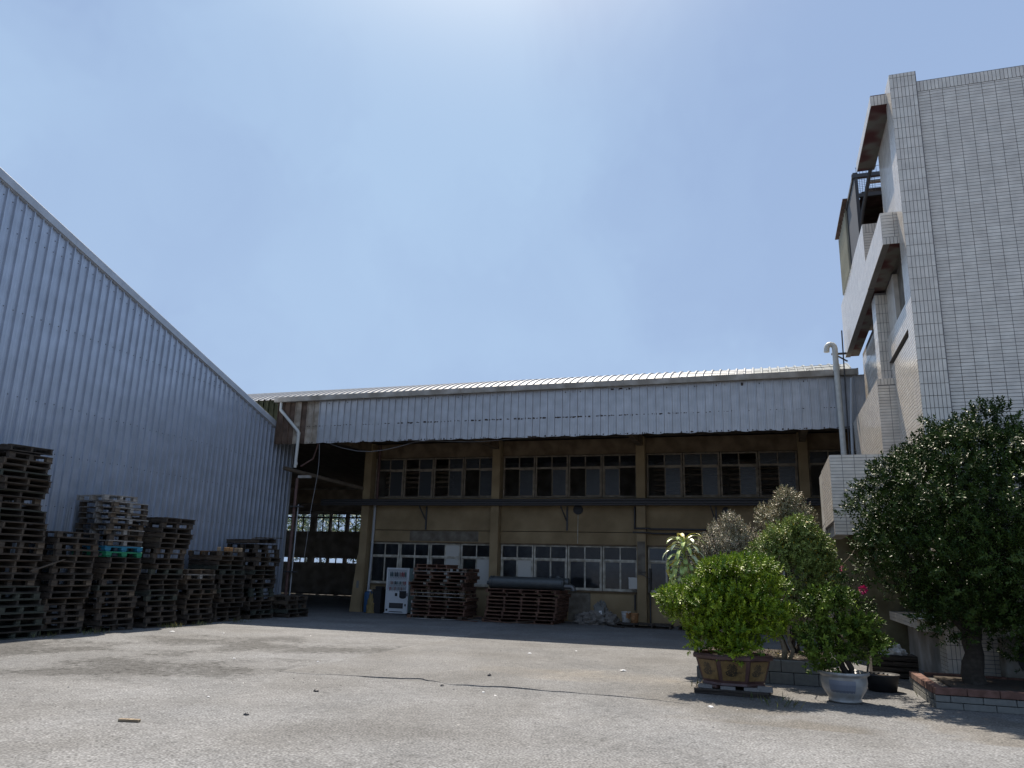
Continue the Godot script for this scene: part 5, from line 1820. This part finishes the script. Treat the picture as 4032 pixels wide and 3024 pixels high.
	b = MB.new()
	b.lathe([Vector2(0.304, 0.385), Vector2(0.15, 0.41), Vector2(0, 0.415)], 16)
	part(t, "soil", b, M.soil)
	sh = thing("glossy_shrub", "dark glossy shrub in two tiers growing in the round pot", "shrub", R + Vector3(0, 0.4, 0))
	b = MB.new()
	limb(b, Vector3(0.05, 0, 0), Vector3(0.0, 0.55, 0), 0.055, 0.035, 0.03)
	limb(b, Vector3(0.0, 0.5, 0), Vector3(-0.15, 1.0, 0), 0.035, 0.015)
	limb(b, Vector3(0.12, 0, 0.05), Vector3(-0.02, 0.45, 0.08), 0.045, 0.03, 0.03)
	limb(b, Vector3(0.0, 0.4, 0), Vector3(0.4, 0.6, 0), 0.03, 0.012)
	limb(b, Vector3(-0.0, 0.3, 0), Vector3(-0.45, 0.4, 0), 0.03, 0.012)
	part(sh, "trunk", b, M.bark)
	b = MB.new()
	foliage(b, [
		[Vector3(-0.22, 1.02, 0), Vector3(0.32, 0.22, 0.30), 84], [Vector3(0.05, 1.06, 0), Vector3(0.26, 0.16, 0.26), 60], [Vector3(-0.35, 0.86, 0.05), Vector3(0.2, 0.14, 0.2), 35],
		[Vector3(0.32, 0.70, 0.05), Vector3(0.30, 0.16, 0.30), 75], [Vector3(0.0, 0.66, 0.1), Vector3(0.25, 0.16, 0.22), 44], [Vector3(-0.42, 0.46, 0.05), Vector3(0.30, 0.22, 0.32), 90],
		[Vector3(-0.2, 0.28, 0.2), Vector3(0.34, 0.2, 0.22), 70], [Vector3(0.40, 0.40, 0.05), Vector3(0.28, 0.22, 0.28), 70], [Vector3(-0.35, 0.12, 0.15), Vector3(0.18, 0.14, 0.16), 28], [Vector3(0.52, 0.42, 0), Vector3(0.16, 0.12, 0.2), 25], [Vector3(0.1, 0.45, -0.25), Vector3(0.4, 0.3, 0.2), 60]],
		0.072, 0.04, 12, 0.15, [Color(0.04, 0.075, 0.016), Color(0.16, 0.23, 0.034)], 0.4, 0.5)
	part(sh, "crown", b, M.leaf_gloss)

	# --- concrete block planter behind the pots
	t = thing("block_planter", "low planter of grey concrete blocks behind the two pots", "planter", Vector3(0, 0.0, 0))
	bpart(t, "core", Vector3(-1.3, 0.004, -17.2), Vector3(0.98, 0.385, -15.02), M.soil)
	for r in 2:
		var x := -1.31 - (0.2 if r == 1 else 0.0)
		while x < 0.98:
			var x1: float = minf(x + 0.39, 0.985)
			if x1 - maxf(x, -1.31) > 0.06:
				b = MB.new()
				b.cbox(Vector3((maxf(x, -1.31) + x1) * 0.5, 0.10 + 0.2 * r, -15.0 + rng.randf_range(-0.003, 0.003)), Vector3(x1 - maxf(x, -1.31), 0.19, 0.1), 0.006)
				part(t, "block", b, M.block)
			x += 0.4
		var z := -15.1 - (0.2 if r == 1 else 0.0)
		while z > -17.1:
			for sx in [-1.32, 0.99]:
				b = MB.new()
				b.cbox(Vector3(sx, 0.10 + 0.2 * r, z - 0.195), Vector3(0.1, 0.19, 0.385), 0.006)
				part(t, "block", b, M.block)
			z -= 0.4
	b = MB.new()
	foliage(b, [[Vector3(-0.1, 0.0, 0), Vector3(0.95, 0.08, 0.5), 130]], 0.05, 0.02, 5, 0.08, [Color(0.06, 0.08, 0.02), Color(0.14, 0.13, 0.04), Color(0.35, 0.28, 0.05), 0.1], 0.6, 0.2)
	var gc := part(self, "ground_cover", b, M.leaf, Transform3D(Basis(), Vector3(-0.4, 0.40, -15.7)))
	gc.set_meta("kind", "stuff")
	gc.set_meta("label", "low yellowish ground cover in the block planter")
	gc.set_meta("category", "ground cover")

	# grey-brown shrubs, broad green shrub, dracaena
	sh = thing("grey_shrub", "broad grey-brown twiggy shrub behind the bright bonsai", "shrub", Vector3(-0.75, 0.38, -16.3), 0.0)
	b = MB.new()
	for k in 22:
		var d := Vector3(rng.randfn(0, 0.5), 1.2, rng.randfn(0, 0.35)).normalized()
		limb(b, Vector3(rng.randfn(0, 0.05), 0.0, 0), d * rng.randf_range(1.6, 2.5), 0.02, 0.004, 0.05, 6, 5)
	part(sh, "branches", b, M.bark)
	b = MB.new()
	var gp := [Color(0.22, 0.21, 0.13), Color(0.37, 0.34, 0.24), Color(0.38, 0.28, 0.23), 0.14]
	foliage(b, [
		[Vector3(-0.05, 1.95, 0), Vector3(0.52, 0.55, 0.5), 510], [Vector3(-0.40, 1.75, 0), Vector3(0.36, 0.42, 0.4), 323], [Vector3(0.30, 1.9, 0), Vector3(0.34, 0.5, 0.4), 323],
		[Vector3(0.02, 2.45, 0), Vector3(0.20, 0.22, 0.2), 102], [Vector3(-0.55, 1.25, 0), Vector3(0.34, 0.4, 0.4), 221], [Vector3(0.0, 1.3, 0.1), Vector3(0.6, 0.5, 0.4), 340], [Vector3(-0.65, 0.85, 0), Vector3(0.3, 0.3, 0.3), 102]], 0.046, 0.021, 12, 0.16, gp, 0.6, 0.35)
	part(sh, "crown", b, M.leaf)
	sh = thing("grey_shrub", "narrow grey-brown shrub rising highest behind the broad green shrub", "shrub", Vector3(0.35, 0.38, -16.7))
	b = MB.new()
	for k in 12:
		var d := Vector3(rng.randfn(0, 0.3), 1.3, rng.randfn(0, 0.3)).normalized()
		limb(b, Vector3(rng.randfn(0, 0.05), 0, 0), d * rng.randf_range(2.0, 2.95), 0.022, 0.004, 0.05, 6, 5)
	part(sh, "branches", b, M.bark)
	b = MB.new()
	foliage(b, [[Vector3(-0.18, 2.6, 0), Vector3(0.42, 0.32, 0.4), 304], [Vector3(0.05, 2.9, 0), Vector3(0.28, 0.26, 0.3), 176], [Vector3(-0.02, 3.08, 0), Vector3(0.14, 0.14, 0.14), 57], [Vector3(0.22, 2.55, 0), Vector3(0.34, 0.32, 0.35), 208], [Vector3(0, 2.2, 0), Vector3(0.5, 0.4, 0.4), 208]], 0.046, 0.021, 12, 0.16, [Color(0.20, 0.20, 0.105), Color(0.35, 0.31, 0.19), Color(0.38, 0.26, 0.18), 0.12], 0.6, 0.35)
	part(sh, "crown", b, M.leaf)
	sh = thing("green_shrub", "broad mid-green shrub with yellow flecks growing in the block planter", "shrub", Vector3(0.35, 0.38, -15.7))
	b = MB.new()
	limb(b, Vector3(-0.2, 0, 0.25), Vector3(-0.35, 0.9, 0.2), 0.05, 0.03, 0.04)
	limb(b, Vector3(-0.1, 0, 0.25), Vector3(-0.12, 0.8, 0.2), 0.035, 0.025, 0.03)
	for k in 14:
		limb(b, Vector3(rng.randfn(-0.1, 0.12), 0.6, 0.1), Vector3(rng.randfn(0.1, 0.45), rng.randf_range(1.3, 2.2), rng.randfn(0, 0.3)), 0.022, 0.006, 0.06, 6, 5)
	part(sh, "branches", b, M.bark_pale)
	b = MB.new()
	foliage(b, [
		[Vector3(0.05, 2.05, 0), Vector3(0.52, 0.42, 0.45), 437], [Vector3(-0.35, 1.85, 0.05), Vector3(0.36, 0.34, 0.4), 285], [Vector3(0.42, 1.85, 0), Vector3(0.36, 0.40, 0.4), 323], [Vector3(0.55, 1.45, 0), Vector3(0.34, 0.40, 0.4), 285],
		[Vector3(0.1, 1.55, 0.15), Vector3(0.5, 0.36, 0.36), 247], [Vector3(0.5, 1.0, 0), Vector3(0.38, 0.36, 0.4), 228], [Vector3(-0.1, 1.05, 0.1), Vector3(0.4, 0.34, 0.36), 171], [Vector3(0.2, 2.36, 0), Vector3(0.26, 0.18, 0.26), 114]],
		0.058, 0.028, 13, 0.17, [Color(0.13, 0.185, 0.04), Color(0.32, 0.38, 0.10), Color(0.5, 0.36, 0.03), 0.02], 0.45, 0.45)
	part(sh, "crown", b, M.leaf)

	t = thing("dracaena", "dracaena with drooping strap leaves, some yellow, rising behind the bonsai", "plant", Vector3(-1.62, 0.38, -15.9))
	b = MB.new()
	limb(b, Vector3(0.42, 0, 0.4), Vector3(0, 2.0, 0), 0.035, 0.025, 0.015, 8, 8)
	part(t, "stem", b, M.bark_pale)
	for k in 64:
		var f := k / 63.0           # 0 lowest, 1 youngest
		var a := k * 2.399963
		var h0 := lerpf(1.35, 2.02, f)
		var elev := lerpf(0.0, 1.15, pow(f, 1.3)) + rng.randfn(0, 0.08)
		var len := lerpf(0.62, 0.46, f * f) * rng.randf_range(0.85, 1.12)
		var wid := 0.085 * rng.randf_range(0.85, 1.15)
		var hd := Vector3(cos(a), 0, sin(a))
		b = MB.new()
		var p := Vector3(0, h0, 0)
		var el := elev
		var prev := []
		var seg := 8
		for s in seg + 1:
			var u := s / float(seg)
			var ww := wid * (0.35 + 1.3 * u) if u < 0.5 else wid * sqrt(maxf(0.0, 1.0 - pow((u - 0.5) / 0.5, 2.2)))
			var dir := hd * cos(el) + UPV * sin(el)
			var side := dir.cross(UPV).normalized() if absf(dir.y) < 0.99 else Vector3.RIGHT
			var nn := side.cross(dir).normalized()
			var cur := [p - side * ww * 0.5 + nn * ww * 0.22, p, p + side * ww * 0.5 + nn * ww * 0.22]
			if s > 0:
				b.quad(prev[0], prev[1], cur[1], cur[0])
				b.quad(prev[1], prev[2], cur[2], cur[1])
			prev = cur
			p += dir * len / seg
			el -= lerpf(0.34, 0.22, f) * (1.0 + 0.4 * u)
		var mm: Material = M.strap_leaf
		if rng.randf() < 0.22: mm = M.strap_leaf_yellow
		elif rng.randf() < 0.45: mm = M.strap_leaf_pale
		part(t, "leaf", b, mm)

	# --- brick planter with the large tree
	t = thing("brick_planter", "low planter of grey blocks with a red brick coping around the large tree", "planter", Vector3(0, 0, 0))
	bpart(t, "core", Vector3(2.27, 0.0, -15.5), Vector3(6.4, 0.235, -13.47), M.mortar)
	var earth := MB.new()
	earth.span(Vector3(2.5, 0.236, -15.3), Vector3(6.3, 0.27, -13.7))
	part(t, "earth", earth, M.soil)
	for r in 3:
		var y: float = [0.045, 0.142, 0.245][r]
		var hh := 0.088 if r < 2 else 0.098
		var m: Material = M.block if r < 2 else M.brick_red
		var pr := 0.0 if r < 2 else 0.012
		var x: float = 2.2 - [0.06, 0.22, 0.0][r]
		while x < 6.4:
			var a: float = maxf(x, 2.2)
			var e: float = minf(x + 0.412, 6.42)
			if e - a > 0.05:
				b = MB.new()
				b.cbox(Vector3((a + e) * 0.5, y, -13.45), Vector3(e - a, hh, 0.12 + pr * 2), 0.006, Basis(Vector3.UP, rng.randf_range(-0.006, 0.006)))
				part(t, "brick" if r == 2 else "block", b, m)
			x += 0.42
		var z: float = -13.53 - [0.0, 0.15, 0.0][r]
		while z > -15.4:
			b = MB.new()
			b.cbox(Vector3(2.25, y, z - 0.195), Vector3(0.12 + pr * 2, hh, 0.385), 0.006)
			part(t, "brick" if r == 2 else "block", b, m)
			z -= 0.4
		if r == 2:
			x = 2.4
			while x < 6.3:
				b = MB.new()
				b.cbox(Vector3(x + 0.2, y, -15.45), Vector3(0.4, hh, 0.12), 0.006)
				part(t, "brick", b, m)
				x += 0.41
	var tr := thing("large_tree", "large round dark green tree with a short thick trunk in the brick planter", "tree", Vector3(2.95, 0.25, -14.4))
	b = MB.new()
	limb(b, Vector3(0, 0, 0), Vector3(0.05, 0.95, 0), 0.16, 0.13, 0.02, 6, 12)
	limb(b, Vector3(0.0, 0.75, 0), Vector3(-0.8, 1.7, 0.0), 0.08, 0.04, 0.05, 7)
	limb(b, Vector3(0.05, 0.9, 0), Vector3(0.9, 2.0, 0.1), 0.09, 0.04, 0.05, 7)
	limb(b, Vector3(0.05, 0.9, 0), Vector3(0.2, 2.8, -0.2), 0.10, 0.04, 0.05, 7)
	limb(b, Vector3(0.0, 0.9, 0), Vector3(-0.3, 2.2, 0.8), 0.06, 0.03, 0.05, 7)
	limb(b, Vector3(0.0, 0.9, 0), Vector3(0.6, 2.2, -0.9), 0.06, 0.03, 0.05, 7)
	part(tr, "trunk", b, M.bark)
	var blobs := []
	var cc := Vector3(0.45, 2.2, 0.0)
	var rr := Vector3(1.92, 2.0, 1.7)
	for k in 130:
		# clumps all over a slightly uneven ball
		var yv := 1.0 - 2.0 * (k + 0.5) / 130.0
		var a := k * 2.399963
		var r2 := sqrt(1.0 - yv * yv)
		var d := Vector3(r2 * cos(a), yv, r2 * sin(a))
		if d.y < -0.72: continue
		var bump := 0.86 + 0.10 * sin(d.x * 7.0 + 1.3) * cos(d.z * 5.0) + rng.randf_range(-0.06, 0.06)
		var low := (0.78 if d.x < 0.2 else 0.95) if d.y < -0.3 else 1.0
		blobs.append([cc + Vector3(d.x * rr.x * low, d.y * rr.y, d.z * rr.z * low) * bump, Vector3(0.36, 0.30, 0.36) * rng.randf_range(0.85, 1.25), 74])
	for k in 26:
		blobs.append([cc + unit() * Vector3(1.1, 1.0, 0.9), Vector3(0.6, 0.5, 0.6), 40])
	for k in 16:
		blobs.append([Vector3(rng.randf_range(0.6, 3.0), rng.randf_range(0.45, 1.2), rng.randf_range(-0.6, 0.9)), Vector3(0.4, 0.32, 0.4), 50])
	for k in 14:
		blobs.append([Vector3(0.1 + 0.17 * k, rng.randf_range(0.85, 1.2), rng.randf_range(-0.5, 0.9)), Vector3(0.38, 0.3, 0.38), 50])
	blobs.append([Vector3(-1.55, 2.75, 0.1), Vector3(0.16, 0.22, 0.16), 16])
	blobs.append([Vector3(-0.2, 4.05, 0.1), Vector3(0.3, 0.2, 0.3), 22])
	blobs.append([Vector3(0.5, 4.25, 0.0), Vector3(0.35, 0.2, 0.3), 26])
	b = MB.new()
	foliage(b, blobs, 0.062, 0.032, 13, 0.17, [Color(0.018, 0.038, 0.010), Color(0.062, 0.10, 0.022)], 0.4, 0.5)
	part(tr, "crown", b, M.leaf_gloss)

	# --- flowering shrub by the porch wall
	sh = thing("flowering_shrub", "thin shrub with magenta flowers in front of the porch wall", "shrub", Vector3(1.55, 0.0, -15.2))
	b = MB.new()
	limb(b, Vector3(0, 0, 0), Vector3(-0.1, 1.5, 0), 0.02, 0.01, 0.03)
	limb(b, Vector3(-0.1, 1.4, 0), Vector3(-0.36, 1.95, 0.05), 0.01, 0.005, 0.02)
	limb(b, Vector3(-0.08, 1.4, 0), Vector3(0.1, 1.75, 0.1), 0.01, 0.005, 0.02)
	part(sh, "stems", b, M.bark)
	b = MB.new()
	foliage(b, [[Vector3(-0.36, 1.78, 0.05), Vector3(0.07, 0.22, 0.07), 16], [Vector3(-0.1, 1.72, 0.05), Vector3(0.26, 0.08, 0.1), 14], [Vector3(-0.1, 1.1, 0), Vector3(0.2, 0.4, 0.2), 30], [Vector3(0.05, 1.3, 0), Vector3(0.15, 0.2, 0.12), 16]], 0.06, 0.03, 7, 0.12, [Color(0.03, 0.06, 0.015), Color(0.07, 0.11, 0.03)], 0.3, 0.3)
	part(sh, "leaves", b, M.leaf_gloss)
	for q in [[Vector3(-0.05, 1.63, 0.15), 0.085], [Vector3(-0.38, 1.96, 0.05), 0.035], [Vector3(-0.35, 2.02, 0.05), 0.028]]:
		b = MB.new()
		for k in int(900 * q[1]):
			var d := unit()
			b.leaf(d * q[1] * 0.45, d, d.cross(unit()).normalized(), q[1] * 0.6, q[1] * 0.4)
		part(sh, "flower", b, M.petal, Transform3D(Basis(), q[0]))
	# black nursery tub and clutter in the shade between pot and planter
	t = thing("black_tub", "black plastic tub standing in the shade behind the round pot", "tub", Vector3(1.68, 0.004, -15.0))
	b = MB.new()
	b.lathe([Vector2(0, 0), Vector2(0.22, 0), Vector2(0.27, 0.24), Vector2(0.285, 0.245), Vector2(0.285, 0.27), Vector2(0.255, 0.27), Vector2(0.25, 0.22), Vector2(0, 0.22)], 20)
	part(t, "tub", b, M.black)
	b = MB.new()
	b.lathe([Vector2(0.25, 0.222), Vector2(0.1, 0.25), Vector2(0, 0.255)], 12)
	part(t, "soil", b, M.soil)
	b = MB.new()
	crumple(b, Vector3.ZERO, Vector3(0.2, 0.16, 0.16), 12, 31)
	one("plastic_bag", "crumpled pale plastic bag on the ground in front of the terrace wall", "plastic bag", b, M.film, Transform3D(Basis(), Vector3(2.15, 0.42, -17.2)))
	var crate := thing("dark_crate", "dark wooden crate in the shade under the porch", "crate", Vector3(2.15, 0.004, -17.25))
	for k in 4:
		bpart(crate, "slat", Vector3(-0.4, 0.02 + 0.1 * k, 0.27), Vector3(0.4, 0.1 + 0.1 * k, 0.29), M.wood1)
		bpart(crate, "slat", Vector3(-0.4, 0.02 + 0.1 * k, -0.29), Vector3(0.4, 0.1 + 0.1 * k, -0.27), M.wood1)
	for sx in [-0.4, 0.38]:
		bpart(crate, "side", Vector3(sx, 0.0, -0.27), Vector3(sx + 0.02, 0.41, 0.27), M.wood1)
	bpart(crate, "lid", Vector3(-0.4, 0.402, -0.27), Vector3(0.38, 0.415, 0.27), M.wood1)

# ---------- trees behind the passage windows
func far_trees() -> void:
	for q in [[-38.5, -53.0, 2.6], [-33.6, -52.0, 2.5], [-30.2, -54.0, 2.7], [-36.0, -58.0, 3.2], [-28.2, -51.5, 2.1]]:
		var t := thing("background_tree", "sunlit green tree seen through the far windows of the passage", "tree", Vector3(q[0], 0, q[1]), 0.0, "trees behind the factory")
		var b := MB.new()
		limb(b, Vector3.ZERO, Vector3(0.1, 3.5, 0), 0.16, 0.08, 0.08, 6, 8)
		part(t, "trunk", b, M.bark)
		b = MB.new()
		var bl := []
		for k in 26:
			bl.append([Vector3(0, 4.3, 0) + unit() * Vector3(q[2] * 0.75, 1.9, q[2] * 0.7), Vector3(0.8, 0.6, 0.8), 26])
		foliage(b, bl, 0.2, 0.1, 6, 0.3, [Color(0.05, 0.10, 0.02), Color(0.13, 0.19, 0.04)], 0.3, 0.4)
		part(t, "crown", b, M.leaf)
